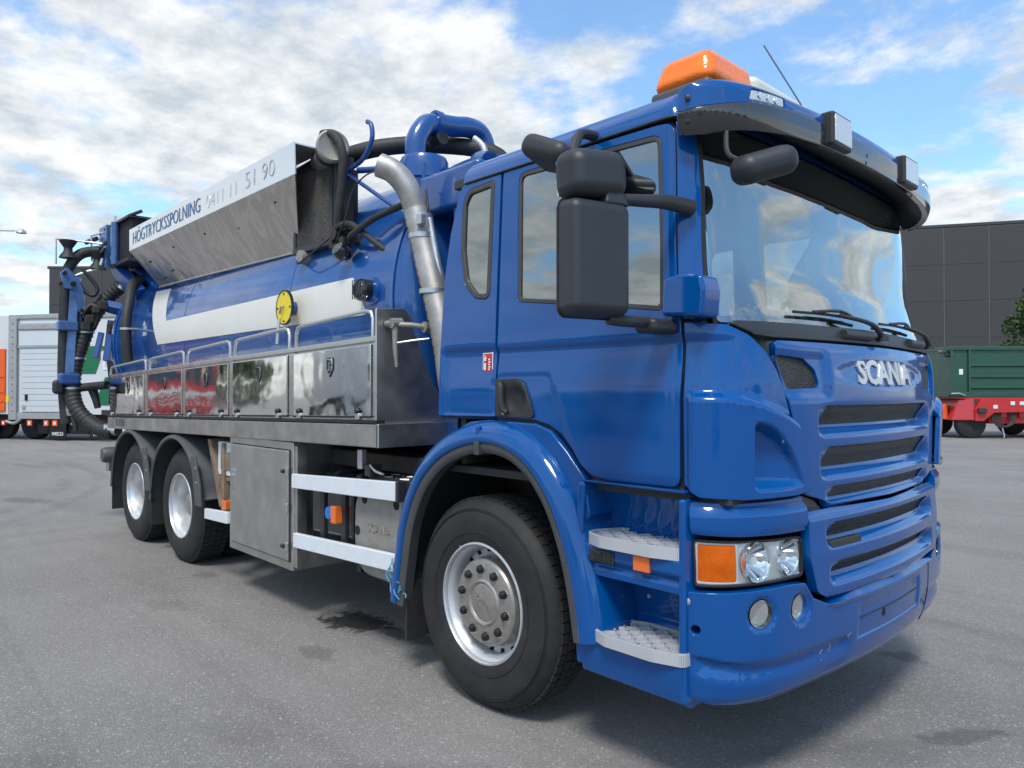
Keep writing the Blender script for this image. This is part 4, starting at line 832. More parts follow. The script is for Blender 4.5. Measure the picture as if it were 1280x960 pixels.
# ---------------------------------------------------------------- lockers and stainless body
zb = lambda x: 1.430+.0185*(x+.9); zr = lambda x: 1.905+.0245*(x+.9); zg = lambda x: 2.060+.037*(x+.9); zs0 = lambda x: 1.249+.0152*(x+.85); zs1 = lambda x: 1.388+.0175*(x+.85)
def slopebox(x0, x1, y0, y1, fa, fb):
    return MB().hexa([(x0, y0, fa(x0)), (x1, y0, fa(x1)), (x1, y1, fa(x1)), (x0, y1, fa(x0))], [(x0, y0, fb(x0)), (x1, y0, fb(x1)), (x1, y1, fb(x1)), (x0, y1, fb(x0))])
for sg in (1, -1):
    lb = MB()
    y0, y1 = (-1.232, -.70) if sg > 0 else (.70, 1.232)
    slopebox(-6.41, -.87, y0, y1, lambda x: zs1(x)+.012, lambda x: zr(x)-.012).build('locker_body', 'steel_frame', T, bev=.004)
    ya, yb = (-1.262, -.86) if sg > 0 else (.86, 1.262)
    sk = slopebox(-6.43, -.84, ya, yb, zs0, zs1).build('skirt_rail', 'steel_old', T, bev=.008)
    slopebox(-6.42, -.86, (-1.266 if sg > 0 else 1.20), (-1.20 if sg > 0 else 1.266), lambda x: zs1(x)+.003, lambda x: zs1(x)+.020).build('rail_seam', 'seal', sk)
    slopebox(-6.41, -.875, (-1.25 if sg > 0 else 1.225), (-1.225 if sg > 0 else 1.25), lambda x: zs1(x)+.020, lambda x: zb(x)-.004).build('lower_frame', 'steel_frame', T, bev=.003)
    slopebox(-6.41, -.875, (-1.254 if sg > 0 else 1.21), (-1.21 if sg > 0 else 1.254), lambda x: zr(x)-.035, zr).build('upper_frame', 'steel_frame', T, bev=.006)
    # sloping top cover up to the tank
    V = [];  xs = (-6.40, -.89)
    MB().hexa([(x, -1.215*sg, zr(x)-.01) for x in xs]+[(x, -1.06*sg, zr(x)-.01) for x in xs[::-1]], [(x, -1.215*sg, zr(x)+.005) for x in xs]+[(x, -1.06*sg, zr(x)+.075) for x in xs[::-1]]).build('locker_top', 'steel_mirror', T, bev=.004)
text('maker_lettering', 'BOKRA', .115, (-5.93, -1.264, 1.238), (1, 0, 0), (0, 0, 1), 'print_grey', T, ext=.001, sx=.9)
doorsx = [(-6.36, -5.17), (-5.02, -4.07), (-3.97, -3.03), (-2.93, -2.00), (-1.90, -.93)]
for i, (x0, x1) in enumerate(doorsx):
    for sg in (1, -1):
        d = slopebox(x0, x1, (-1.258 if sg > 0 else 1.232), (-1.232 if sg > 0 else 1.258), zb, lambda x: zr(x)-.048).build('locker_door', 'steel_mirror', T, bev=.005)
        if sg < 0: continue
        slopebox(x0-.004, x1+.004, -1.259, -1.236, lambda x: zb(x)-.009, lambda x: zb(x)-.001).build('door_seal', 'seal', d)
        for x in (x0+.09, x1-.13):
            z = zb(x)+.012; MB().prism([(x-.022, z-.03), (x+.022, z-.03), (x+.016, z+.008), (x-.016, z+.008)], 'y', -1.272, -1.254).build('hinge', 'steel_brushed', d, bev=.003)
            MB().lathe([(0, -.018), (.014, -.016), (.020, -.006), (.020, 0)], (x, -1.262, z+.020), 'y', 12).build('hinge_cap', 'seal', d)
        xc = (x0+x1)/2+(.02 if i else .1); zc = zr(xc)-.155; h_ = .055
        b = MB().prism(fillet([(xc-.042, zc+h_), (xc+.042, zc+h_), (xc+.042, zc-.02), (xc+.02, zc-.045), (xc, zc-.075), (xc-.02, zc-.045), (xc-.042, zc-.02)], .008), 'y', -1.263, -1.255).build('latch', 'seal', d, bev=.001)
        MB().prism(fillet([(xc-.034, zc+h_-.008), (xc+.034, zc+h_-.008), (xc+.034, zc-.018), (xc, zc-.06), (xc-.034, zc-.018)], .006), 'y', -1.266, -1.262).build('latch_plate', 'chrome', b, bev=.002)
        t_ = MB(); t_.box(xc-.026, xc-.016, -1.269, -1.265, zc-.022, zc+.036); t_.box(xc-.032, xc-.006, -1.269, -1.265, zc+.028, zc+.040); t_.box(xc+.004, xc+.012, -1.269, -1.265, zc-.030, zc+.036); t_.box(xc+.012, xc+.026, -1.269, -1.265, zc+.002, zc+.012); t_.box(xc-.010, xc+.010, -1.272, -1.265, zc-.045, zc-.030)
        t_.build('latch_emblem', 'seal', b)
for x0, x1 in ((-5.17, -5.02), (-4.07, -3.97), (-3.03, -2.93), (-2.00, -1.90), (-.93, -.872)):
    slopebox(x0+.012, x1-.012, -1.247, -1.23, zb, lambda x: zr(x)-.036).build('door_post', 'steel_frame', T, bev=.003)
for i, (x0, x1) in enumerate([(-6.40, -5.14), (-5.02, -4.06), (-3.97, -3.02), (-2.93, -1.995), (-1.895, -.93)]):
    pts = [(x0, -1.238, zr(x0)-.03), (x0, -1.238, zg(x0)-.05), (x0+.02, -1.238, zg(x0)-.012), (x0+.07, -1.238, zg(x0)), (x1-.07, -1.238, zg(x1)), (x1-.02, -1.238, zg(x1)-.012), (x1, -1.238, zg(x1)-.05), (x1, -1.238, zr(x1)-.03)]
    MB().tube(pts, .0125, 10).build('guard_hoop', 'alu', T)
# front bulkhead
bh = MB().prism(fillet([(-1.255, zs1(-.87)), (-1.255, 2.065), (-1.06, 2.075), (-1.0, 2.02), (-1.0, 1.95), (-.78, 1.60), (-.74, zs1(-.87))], [0, .012, .04, .05, 0, 0, 0]), 'x', -.885, -.868).build('bulkhead_plate', 'steel_brushed', T, bev=.003)
MB().prism([(-1.262, zs0(-.84)), (-1.262, zs1(-.84)), (-.50, zs1(-.84)), (-.50, zs0(-.84))], 'x', -.86, -.835).build('front_skirt', 'steel_brushed', T, bev=.004)
vl = empty('valve', parent=T)
MB().tube([(-.80, -1.20, 1.975), (-.80, -1.13, 1.98)], .03, 10).build('valve_body', 'cast_alu', vl)
MB().tube([(-.80, -1.17, 1.975), (-.80, -1.17, 1.84), (-.80, -1.165, 1.78), (-.80, -1.16, 1.72)], lambda t_: .020-.010*t_, 12).build('valve_stem', 'cast_alu', vl)
MB().tube([(-.80, -1.17, 1.97), (-.73, -1.10, 1.965), (-.70, -1.02, 1.955)], .016, 10).build('valve_outlet', 'cast_alu', vl)
MB().lathe([(0, -.02), (.032, -.02), (.032, .02), (0, .02)], (-.70, -1.02, 1.955), 'y', 12).build('coupling', 'cast_alu', vl)
MB().tube([(-.78, -1.17, 1.86), (-.70, -1.10, 1.875), (-.66, -1.03, 1.885)], .007, 8).build('valve_lever', 'alu', vl)
MB().tube([(-.86, -1.19, 1.975), (-.80, -1.19, 1.975)], .02, 8).build('valve_flange', 'cast_alu', vl)
# ---------------------------------------------------------------- tank
TZ, TR = 2.15, 1.08
def cyl(s, v):      # s = x, v = z of the flank  -> use angle in v
    s = np.asarray(s, float); v = np.asarray(v, float); return np.stack([s, -TR*np.cos(v), TZ+TR*np.sin(v)], -1)
tp = [(.001, -.98), (.35, -.97), (.70, -.92), (.92, -.85), (1.03, -.79), (1.075, -.74), (TR, -.70)]
prof = [(.001, -7.22), (.35, -7.20), (.7, -7.12), (.92, -7.02), (1.03, -6.92), (TR, -6.84), (TR, -5.0), (TR, -3.0), (TR, -.99), (1.075, -.94), (1.03, -.89), (.92, -.83), (.70, -.76), (.35, -.71), (.001, -.70)]
tk = MB().lathe(prof, (0, 0, TZ), 'x', 128).build('tank', 'tank_paint', T, ang=50)
for x, wd, rr in ((-6.84, .05, .035), (-6.74, .02, .02), (-.97, .02, .012)): MB().lathe([(TR-.02, -wd), (TR+rr, -wd), (TR+rr, wd), (TR-.02, wd)], (x, 0, TZ), 'x', 96, closed=True).build('stiffener_ring', 'tank_paint', tk, bev=.004)
for x in (-4.55, -2.35): MB().lathe([(TR-.01, -.012), (TR+.003, -.006), (TR+.003, .006), (TR-.01, .012)], (x, 0, TZ), 'x', 96, closed=True).build('weld_seam', 'tank_paint', tk)
for k in range(-4, 6):
    a = k*.22; b = MB(); c_, s_ = math.cos(a), math.sin(a)
    MB().hexa([(-6.84, -c_*(TR-.02)-s_*.008, TZ+s_*(TR-.02)+c_*.008*-1), (-6.84, -c_*(TR-.02)+s_*.008, TZ+s_*(TR-.02)+c_*.008), (-7.16, -c_*.60+s_*.008, TZ+s_*.60+c_*.008), (-7.16, -c_*.60-s_*.008, TZ+s_*.60-c_*.008)],
              [(-6.90, -c_*(TR+.03)-s_*.008, TZ+s_*(TR+.03)-c_*.008), (-6.90, -c_*(TR+.03)+s_*.008, TZ+s_*(TR+.03)+c_*.008), (-7.26, -c_*.64+s_*.008, TZ+s_*.64+c_*.008), (-7.26, -c_*.64-s_*.008, TZ+s_*.64-c_*.008)]).build('head_rib', 'dull_blue', tk)
stp = fillet([(-5.80, .52), (-5.30, -.075), (-1.24, -.075), (-1.44, .165), (-5.08, .140), (-5.30, .50)], [.01, .03, .03, .03, .01, .01])
patch('white_stripe', stp, 'stripe', tk, fn=cyl, off=.004, res=.10, gap=0, edge=.001, depth=.004)
# rear dome flange, jacks
for (y, z) in ((-.95, 1.85), (-.98, 2.45)): MB().tube([(-7.1, y, z), (-6.8, y-.05, z)], .05, 10).build('door_clamp', 'dull_blue', T)
# round work lamp on tank flank
wl = MB().lathe([(.001, -.07), (.05, -.066), (.068, -.045), (.072, -.02), (.072, 0)], (0, 0, 0), 'y', 28).xf(Matrix.Translation((-1.215, -1.115, 2.215)) @ Matrix.Rotation(R(10), 4, 'Z')).build('round_lamp', 'gloss_black', T)
MB().lathe([(.045, .0), (.085, .0), (.095, .03), (.095, .07)], (0, 0, 0), 'y', 28).xf(Matrix.Translation((-1.19, -1.10, 2.21))).build('lamp_bracket', 'tank_paint', wl)
for a in (0, 1, 2, 3): MB().tube([(-1.215+.02*a-.03, -1.19, 2.155), (-1.215+.02*a-.03, -1.19, 2.275)], .003, 6).build('lamp_guard', 'seal', wl)
# yellow disc with a lever
yd = MB().lathe([(.001, -.012), (.118, -.012), (.120, 0), (.001, 0)], (-2.235, -1.155, 2.19), 'y', 48).build('gauge_disc', 'yellow', T)
MB().lathe([(.118, -.014), (.128, -.014), (.128, .004), (.118, .004)], (-2.235, -1.155, 2.19), 'y', 48, closed=True).build('disc_rim', 'seal', yd)
MB().tube([(-2.235, -1.165, 2.20), (-2.24, -1.185, 2.195), (-2.262, -1.187, 2.145)], .009, 8).build('lever', 'cast_alu', yd)
for (dx, dz) in ((0, .10), (0, -.10), (.1, 0), (-.1, 0)): bx('bolt', -2.245+dx*.98, -2.225+dx*.98, -1.172, -1.166, 2.185+dz, 2.195+dz, 'seal', yd, bev=0)
MB().tube([(-2.235, -1.15, 2.19), (-2.235, -1.02, 2.19)], .05, 12).build('disc_spindle', 'dull_blue', yd)
MB().tube([(-2.20, -1.235, 1.92), (-2.2, -1.22, 2.1)], .012, 8).build('disc_stay', 'alu', yd)
# ---------------------------------------------------------------- flushing-water panel
def sheet(name, q, m, parent, th=.012, sub=1):
    a = [Vector(p) for p in q]; n = (a[1]-a[0]).cross(a[3]-a[0]).normalized()*th
    return MB().hexa([tuple(p) for p in a], [tuple(p-n) for p in a]).build(name, m, parent, bev=.002)
hp = empty('flushing_panel', parent=T)
tl, tr_ = (-5.70, -1.248, 3.308), (-1.925, -1.248, 3.306); sl_, sr = (-5.69, -1.25, 3.080), (-1.905, -1.25, 3.078); bl, br = (-5.60, -.965, 2.716), (-2.40, -.965, 2.645)
sheet('upper_sheet', [sl_, sr, tr_, tl], 'steel_panel_up', hp); sheet('lower_sheet', [bl, br, sr, sl_], 'steel_panel', hp)
MB().tube([(bl[0]-.01, bl[1]-.005, bl[2]), (br[0], br[1]-.005, br[2])], .008, 8).build('lower_lip', 'steel_frame', hp)
MB().hexa([tl, tr_, (tr_[0], -1.0, tr_[2]), (tl[0], -1.0, tl[2])], [(p[0], p[1], p[2]-.01) for p in (tl, tr_, (tr_[0], -1.0, tr_[2]), (tl[0], -1.0, tl[2]))]).build('top_fold', 'steel_panel_up', hp)
MB().prism([(-1.235, 3.30), (-1.235, 3.08), (-.96, 2.67), (-.93, 2.67), (-.93, 3.31)], 'x', -2.46, -2.41).build('end_plate', 'steel_panel_up', hp)
for x in (-5.5, -4.6, -3.4, -2.4): bx('panel_bracket', x-.02, x+.02, -1.06, -.6, 2.95, 3.0, 'dull_blue', hp)
for (x, z) in ((-5.35, 2.93), (-4.95, 2.80), (-4.55, 2.97), (-3.1, 2.92), (-2.9, 2.75), (-2.35, 2.98), (-3.75, 2.97), (-5.28, 2.76)):
    k = (z-2.68)/(3.08-2.68); MB().lathe([(0, -.006), (.012, -.006), (.012, .004)], (x, -.968-.282*k-.003, z), 'y', 10).build('rivet', 'seal', hp)
ey = (Vector(tl)-Vector(sl_)); ey = Vector((0, tl[1]-sl_[1], tl[2]-sl_[2])); pm = lambda x, f_: Vector(sl_).lerp(Vector(sr), (x-sl_[0])/(sr[0]-sl_[0])).lerp(Vector(tl).lerp(Vector(tr_), (x-sl_[0])/(sr[0]-sl_[0])), f_); pn = (Vector(sr)-Vector(sl_)).cross(Vector(tl)-Vector(sl_)).normalized(); ctr = lambda x, f_: pm(x, f_)+pn*.003
text('panel_lettering', 'HÖGTRYCKSSPOLNING', .185, ctr(-4.60, .48), (1, 0, 0), ey, 'print_blue', hp, ext=.001, off=-.0018, width=1.90)
text('faded_numerals', '51 90', .185, ctr(-2.46, .50), (1, 0, 0), ey, 'print_faded', hp, ext=.001, off=-.0035, width=.50)
text('faded_numerals', '0411 11', .17, ctr(-3.18, .44), (1, 0, 0), ey, 'print_ghost', hp, ext=.001, off=-.0045, width=.62)
# ---------------------------------------------------------------- oil cooler with hoses
oc = MB().box(-2.32, -1.80, -1.03, -.99, 2.64, 3.20).build('oil_cooler', 'core_mesh', T, bev=.003)
fr = MB(); fr.box(-2.34, -2.30, -1.045, -.90, 2.62, 3.22); fr.box(-1.80, -1.76, -1.045, -.90, 2.62, 3.22); fr.box(-2.34, -1.76, -1.045, -.90, 3.19, 3.225); fr.box(-2.34, -1.76, -1.05, -.90, 2.60, 2.645); fr.build('cooler_frame', 'black_plastic', oc, bev=.004)
fins = MB()
for k in range(52): x = -2.297+k*.0096; fins.box(x, x+.003, -1.036, -1.029, 2.65, 3.19)
fins.build('cooler_fin', 'core_mesh', oc)
bx('cooler_shroud', -2.30, -1.80, -.99, -.80, 2.66, 3.18, 'black_plastic', oc, bev=.03)
bx('side_post', -1.755, -1.66, -1.04, -.93, 2.66, 3.20, 'chassis', oc, bev=.006)
PH = Matrix.Translation((-1.83, -1.04, 3.235)) @ Matrix.Rotation(R(-20), 4, 'Z')
ac = MB().lathe([(.001, -.24), (.07, -.235), (.082, -.21), (.082, .15), (.09, .16), (.108, .17), (.110, .185), (.110, .215), (.098, .225), (.085, .218), (.001, .216)], (0, 0, 0), 'x', 32).xf(PH).build('pump_housing', 'cast_alu', T)
for dx in (-.18, .06): MB().lathe([(.081, -.014), (.094, -.014), (.094, .014), (.081, .014)], (0, 0, 0), 'x', 24, closed=True).xf(PH @ Matrix.Translation((dx, 0, 0))).build('clamp_band', 'black_plastic', ac)
MB().lathe([(.001, .0), (.02, .0), (.02, .03), (.001, .03)], (0, 0, 0), 'x', 16).xf(PH @ Matrix.Translation((.215, .02, .03))).build('pump_boss', 'chassis', ac)
MB().tube([(-1.86, -1.03, 3.30), (-1.86, -1.03, 3.36)], .025, 8).build('pump_port', 'chassis', ac); bx('port_cap', -1.92, -1.80, -1.06, -1.0, 3.345, 3.365, 'chassis', ac)
H = lambda n_, pts, r, m='rubber', p=T, s=6: MB().tube(pts, r, 12, smooth=s).build(n_, m, p)
H('curved_hose', [(-1.72, -1.14, 3.33), (-1.60, -1.12, 3.30), (-1.53, -1.10, 3.18), (-1.56, -1.08, 3.0), (-1.62, -1.07, 2.80), (-1.65, -1.05, 2.70)], .030, 'chassis')
H('top_hose', [(-2.5, -.95, 3.24), (-2.1, -.95, 3.26), (-1.9, -.92, 3.27)], .055)
H('delivery_hose', [(-1.85, -.92, 3.25), (-1.60, -.75, 3.30), (-1.40, -.45, 3.34), (-1.1, -.15, 3.28), (-1.0, 0, 3.1)], .060)
H('bent_pipe', [(-1.72, -.98, 3.10), (-1.45, -1.0, 3.12), (-1.33, -1.0, 3.22), (-1.33, -1.0, 3.32), (-1.38, -1.0, 3.36)], .016, 'dull_blue')
H('suction_hose', [(-1.66, -1.06, 2.70), (-1.45, -1.08, 2.68), (-1.20, -1.04, 2.52), (-1.00, -.95, 2.36)], .020)
H('suction_hose', [(-1.55, -1.02, 2.60), (-1.40, -1.10, 2.60), (-1.20, -1.06, 2.68), (-1.00, -.98, 2.74)], .022)
H('cable', [(-1.05, -.9, 2.9), (-1.20, -1.05, 2.98), (-1.38, -1.10, 2.90), (-1.45, -1.12, 2.72), (-1.55, -1.12, 2.60), (-1.60, -1.12, 2.50)], .005)
H('cable', [(-2.25, -1.06, 2.55), (-2.1, -1.12, 2.50), (-1.9, -1.12, 2.55), (-1.7, -1.10, 2.62)], .007)
H('cable', [(-.80, -.95, 2.80), (-.72, -1.0, 2.65), (-.76, -1.02, 2.50), (-.70, -.98, 2.40)], .008)
for (x, z, r) in ((-2.18, 2.565, .05), (-1.70, 2.66, .045), (-1.67, 2.545, .04)): MB().lathe([(.001, -.06), (r, -.055), (r*1.1, 0), (r*.9, .06), (.001, .06)], (x, -1.02, z), 'y', 20).build('fitting', 'cast_alu' if r > .045 else 'chassis', T)
for (x, z) in ((-1.62, 2.60), (-1.75, 2.60), (-1.58, 2.70), (-1.50, 2.60)): bx('fitting', x-.03, x+.03, -1.06, -.98, z-.035, z+.03, 'chassis', T, bev=.008)
fl_ = MB().lathe([(.001, -.05), (.05, -.048), (.062, -.02), (.062, .02), (.02, .06)], (0, 0, 0), 'y', 20).xf(Matrix.Translation((-1.52, -1.10, 2.505)) @ Matrix.Rotation(R(-30), 4, 'X')).build('flood_lamp', 'gloss_black', T)
H('support_strut', [(-1.66, -.9, 3.12), (-1.35, -.75, 3.10), (-1.10, -.62, 3.08)], .022, 'dull_blue', s=2)
H('support_strut', [(-1.72, -1.0, 3.12), (-1.22, -.88, 2.78)], .014, 'dull_blue', s=0)
# ---------------------------------------------------------------- exhaust stack
ex = empty('exhaust_stack', parent=T)
ep = [(-.46, -.99, 1.45), (-.56, -.995, 1.90), (-.715, -1.0, 2.35), (-.80, -1.02, 2.66), (-.83, -1.07, 2.80), (-.88, -1.13, 2.89), (-.94, -1.19, 2.93)]
MB().tube(ep[:4], .078, 24, smooth=4).build('heat_shield', 'exhaust', ex)
tail = crs(ep[3:], 6); tb = MB().tube(tail, .072, 24, cap=False)
tb.build('tail_pipe', 'exhaust', ex); MB().tube(tail, .067, 24, cap=False).build('pipe_bore', 'dark', ex)
holes = MB()
for i in range(34):
    t_ = i/33; z = 1.75+t_*.85; c_ = Vector((float(np.interp(z, [1.45, 1.9, 2.35, 2.66], [-.46, -.56, -.715, -.80])), float(np.interp(z, [1.45, 1.9, 2.35, 2.66], [-.99, -.995, -1.0, -1.02])), z))
    for a in (205, 222, 239):
        d = Vector((math.cos(R(a+(8 if i % 2 else 0))), math.sin(R(a+(8 if i % 2 else 0))), 0)); p = c_+d*.0785; q_ = Vector((-d.y, d.x, 0))*.0085
        holes.add([tuple(p-q_-Vector((0, 0, .0085))), tuple(p+q_-Vector((0, 0, .0085))), tuple(p+q_+Vector((0, 0, .0085))), tuple(p-q_+Vector((0, 0, .0085)))], [(0, 1, 2, 3)])
holes.build('shield_hole', 'dark', ex, fix=False, kind='stuff')
for z in (2.62, 2.50, 2.16): MB().lathe([(.079, -.014), (.086, -.014), (.086, .014), (.079, .014)], (float(np.interp(z, [1.45, 1.9, 2.35, 2.66], [-.46, -.56, -.715, -.80])), -1.005, z), 'z', 24, closed=True).build('pipe_clamp', 'alu', ex)
H('stack_rod', [(-.70, -1.0, 2.60), (-.62, -.98, 2.25), (-.50, -.97, 1.8)], .022, 'alu', ex, 2)
bx('clamp_bolt', -.71, -.66, -1.09, -1.05, 2.55, 2.61, 'alu', ex)
# ---------------------------------------------------------------- filter dome and blue elbow pipe behind the cab
dm = MB().lathe([(.001, .24), (.15, .24), (.165, .21), (.165, .13), (.19, .12), (.19, .08), (.17, .07), (.16, -.3), (.16, -.6)], (-1.2, -.67, 2.90), 'z', 40).build('filter_dome', 'tank_paint', T, ang=40)
for k in range(6): a = k*PI/3+.4; bx('dome_clamp', -1.2+.18*math.cos(a)-.015, -1.2+.18*math.cos(a)+.015, -.67+.18*math.sin(a)-.015, -.67+.18*math.sin(a)+.015, 2.95, 3.06, 'tank_paint', dm)
H('elbow_pipe', [(-1.2, -.74, 3.13), (-1.2, -.735, 3.25), (-1.2, -.66, 3.37), (-1.2, -.55, 3.405), (-1.2, -.42, 3.425), (-1.2, -.28, 3.45), (-1.2, -.17, 3.43), (-1.2, -.115, 3.33), (-1.2, -.11, 3.20), (-1.2, -.11, 2.8)], .072, 'tank_paint', s=6)
for p, ax in (((-1.2, -.57, 3.405), 'y'), ((-1.2, -.112, 3.24), 'z')): MB().lathe([(.070, -.022), (.088, -.022), (.088, .022), (.070, .022)], p, ax, 28, closed=True).build('pipe_clamp', 'tank_paint', T)
MB().lathe([(.001, -.05), (.05, -.05), (.05, .05)], (-1.2, -.55, 3.31), 'x', 16).build('drain_cock', 'chassis', T)
H('vent_pipe', [(-.62, -.62, 3.02), (-.64, -.63, 3.10), (-.70, -.65, 3.16)], .02, 'alu', s=3)
bx('filter_housing', -1.25, -.45, -.75, .6, 1.2, 2.60, 'tank_paint', T, bev=.05); MB().prism(fillet([(-.98, -.90), (-.38, -.90), (-.38, .9), (-.98, .9)], .06), 'z', 2.66, 2.92).build('filter_box', 'tank_paint', T, bev=.04, seg=4)
bx('rear_bulkhead', -.62, -.58, -.88, .9, 1.3, 2.74, 'dull_blue', T)
H('hoop_hose', [(-.7, -.62, 2.95), (-.62, -.68, 2.99), (-.50, -.70, 2.96)], .06, 'tank_paint', s=3)
# ---------------------------------------------------------------- steel tool cabinet under the body
cb = MB().box(-3.03, -1.945, -1.235, -.66, .335, 1.225).build('tool_cabinet', 'steel_brushed', T, bev=.006)
MB().box(-2.97, -1.99, -1.252, -1.236, .40, 1.165).build('cabinet_door', 'steel_brushed', cb, bev=.006)
bx('door_gap', -2.978, -1.982, -1.240, -1.2355, .392, 1.173, 'seal', cb, bev=0)
for z in (.50, 1.02): 
    bx('hinge', -2.02, -1.98, -1.262, -1.25, z-.03, z+.03, 'alu', cb, bev=.003); MB().tube([(-2.06, -1.262, z), (-2.02, -1.262, z)], .014, 8).build('hinge_knob', 'seal', cb)
lt = bx('latch', -2.945, -2.875, -1.258, -1.25, .82, .97, 'alu', cb, bev=.004); bx('latch_lever', -2.928, -2.892, -1.268, -1.257, .84, .93, 'steel_frame', lt, bev=.004); bx('latch', -2.01, -1.985, -1.262, -1.25, .73, .80, 'alu', cb)
bx('cabinet_upright', -1.945, -1.905, -1.225, -1.15, .36, 1.20, 'steel_old', cb, bev=.003)
# side guards
for (x0, x1, z0, z1, z2, z3) in ((-1.925, -.665, .915, 1.012, .958, 1.068), (-1.90, -.655, .512, .610, .560, .660), (-3.51, -3.04, .505, .590, .520, .615)):
    g_ = MB().hexa([(x0, -1.258, z0), (x1, -1.258, z2), (x1, -1.225, z2), (x0, -1.225, z0)], [(x0, -1.258, z1), (x1, -1.258, z3), (x1, -1.225, z3), (x0, -1.225, z1)]).build('side_guard', 'white_paint', T, bev=.005)
    if x1 > -1: MB().hexa([(x1, -1.262, z2-.003), (x1+.03, -1.262, z2-.001), (x1+.03, -1.20, z2-.001), (x1, -1.20, z2-.003)], [(x1, -1.262, z3+.003), (x1+.03, -1.262, z3+.004), (x1+.03, -1.20, z3+.004), (x1, -1.20, z3+.003)]).build('guard_cap', 'black_plastic', g_, bev=.004)
bx('guard_post', -.655, -.585, -1.20, -1.12, .50, .93, 'black_plastic', T); bx('guard_post', -3.30, -3.24, -1.2, -1.1, .5, 1.15, 'rust_box', T)
# blue twine tied round the lower guard
random.seed(5)
for i in range(9):
    p = Vector((-.68+random.uniform(-.03, .04), -1.265, .60+random.uniform(-.07, .05))); pts = [tuple(p)]
    for k in range(3): p = p+Vector((random.uniform(-.02, .03), random.uniform(-.02, .015), random.uniform(-.05, .02))); pts.append(tuple(p))
    MB().tube(pts, .004, 5, smooth=3).build('blue_twine', 'twine', T)
for i in range(6):
    p = Vector((-.60+random.uniform(-.01, .03), -1.27, .50+random.uniform(-.08, .04))); pts = [tuple(p)]
    for k in range(3): p = p+Vector((random.uniform(-.025, .025), random.uniform(-.02, .01), random.uniform(-.03, .02))); pts.append(tuple(p))
    MB().tube(pts, .004, 5, smooth=3).build('blue_twine', 'twine', T)
# silencer / catalyst drum, battery or urea tank
si = MB().lathe([(.001, -1.17), (.24, -1.165), (.275, -1.14), (.285, -1.10), (.285, -.55), (.001, -.55)], (-.915, 0, .715), 'y', 40).build('silencer', 'cast_alu', T, ang=30)
MB().prism(fillet([(-1.22, .46), (-1.22, .98), (-.665, .98), (-.665, .46)], [.20, .16, .03, .03], 8), 'y', -1.188, -1.12).build('silencer_face', 'cast_alu', si, bev=.018, seg=3)
text('silencer_lettering', 'SCANIA', .075, (-.93, -1.190, .755), (1, 0, 0), (0, 0, 1), 'cast_alu', si, ext=.003)
for (x, z) in ((-1.10, .92), (-.76, .92), (-1.18, .72), (-.69, .70)): MB().lathe([(.001, -.004), (.028, -.004), (.031, .004)], (x, -1.187, z), 'y', 16).build('recess', 'dark', si)
bx('silencer_bracket', -1.24, -1.19, -1.16, -.6, .45, 1.05, 'black_plastic', T)
ut = MB().prism(fillet([(-1.17, .56), (-1.17, .93), (-1.05, 1.03), (-.62, 1.03), (-.62, .50), (-1.08, .50)], .04), 'x', -1.80, -1.27).build('urea_tank', 'gloss_black', T, bev=.02, seg=3)
for x in (-1.63, -1.36): MB().prism(fillet([(-1.185, .555), (-1.185, .935), (-1.055, 1.045), (-.62, 1.045), (-.62, .49), (-1.085, .485)], .04), 'x', x-.025, x+.025).build('tank_strap', 'black_plastic', ut)
MB().lathe([(.001, -.05), (.04, -.05), (.045, -.02), (.045, 0)], (-1.50, -1.165, .79), 'y', 20).build('filler_cap', 'blue_cap', ut)
bx('side_marker', -1.435, -1.375, -1.235, -1.17, .735, .845, 'orange_marker', T, bev=.006); bx('side_marker', -3.20, -3.12, -1.235, -1.18, .62, .69, 'orange_marker', T, bev=.006)
cat = bx('catwalk', -1.10, -.48, -1.13, -.55, 1.03, 1.055, 'chassis', T, bev=.003)
tr = MB()
for i in range(7):
    for j in range(5):
        x, y = -1.06+i*.085, -1.10+j*.11; a = .7 if (i+j) % 2 else -.7; c_, s_ = math.cos(a)*.028, math.sin(a)*.028; n_ = Vector((-s_, c_))*.25
        tr.hexa([(x-c_-n_.x, y-s_-n_.y, 1.054), (x+c_-n_.x, y+s_-n_.y, 1.054), (x+c_+n_.x, y+s_+n_.y, 1.054), (x-c_+n_.x, y-s_+n_.y, 1.054)], [(x-c_, y-s_, 1.062), (x+c_, y+s_, 1.062), (x+c_, y+s_, 1.0621), (x-c_, y-s_, 1.0621)])
tr.build('tread_pattern', 'alu', cat)
bx('catwalk_edge', -1.12, -.46, -1.15, -1.125, 1.00, 1.06, 'black_plastic', cat)
bx('release_handle', -1.17, -1.12, -1.20, -1.16, 1.10, 1.22, 'alu', T, bev=.006); H('release_lever', [(-1.05, -1.18, 1.13), (-.98, -1.19, 1.10), (-.88, -1.20, 1.09)], .008, 'alu', s=2); bx('release_latch', -1.10, -1.04, -1.19, -1.10, 1.06, 1.13, 'chassis', T)
MB().tube([(-1.60, -.70, .95), (-1.05, -.70, .95)], .16, 20).build('air_tank', 'chassis', T); MB().tube([(-1.9, -.75, 1.06), (-1.3, -.75, 1.10)], .06, 14).build('air_duct', 'chassis', T)
MB().lathe([(.001, -1.09), (.17, -1.09), (.18, -1.06), (.18, -.8)], (-.83, 0, .50), 'y', 28).build('silencer_outlet', 'cast_alu', T)
for x in (-1.42, -1.36, -1.16, -1.12): bx('drain_valve', x-.02, x+.02, -1.0, -.95, .40, .47, 'rust_box', T)
bx('left_fuel_tank', -2.9, -.8, .62, 1.2, .4, 1.05, 'alu', T, bev=.08, seg=4)
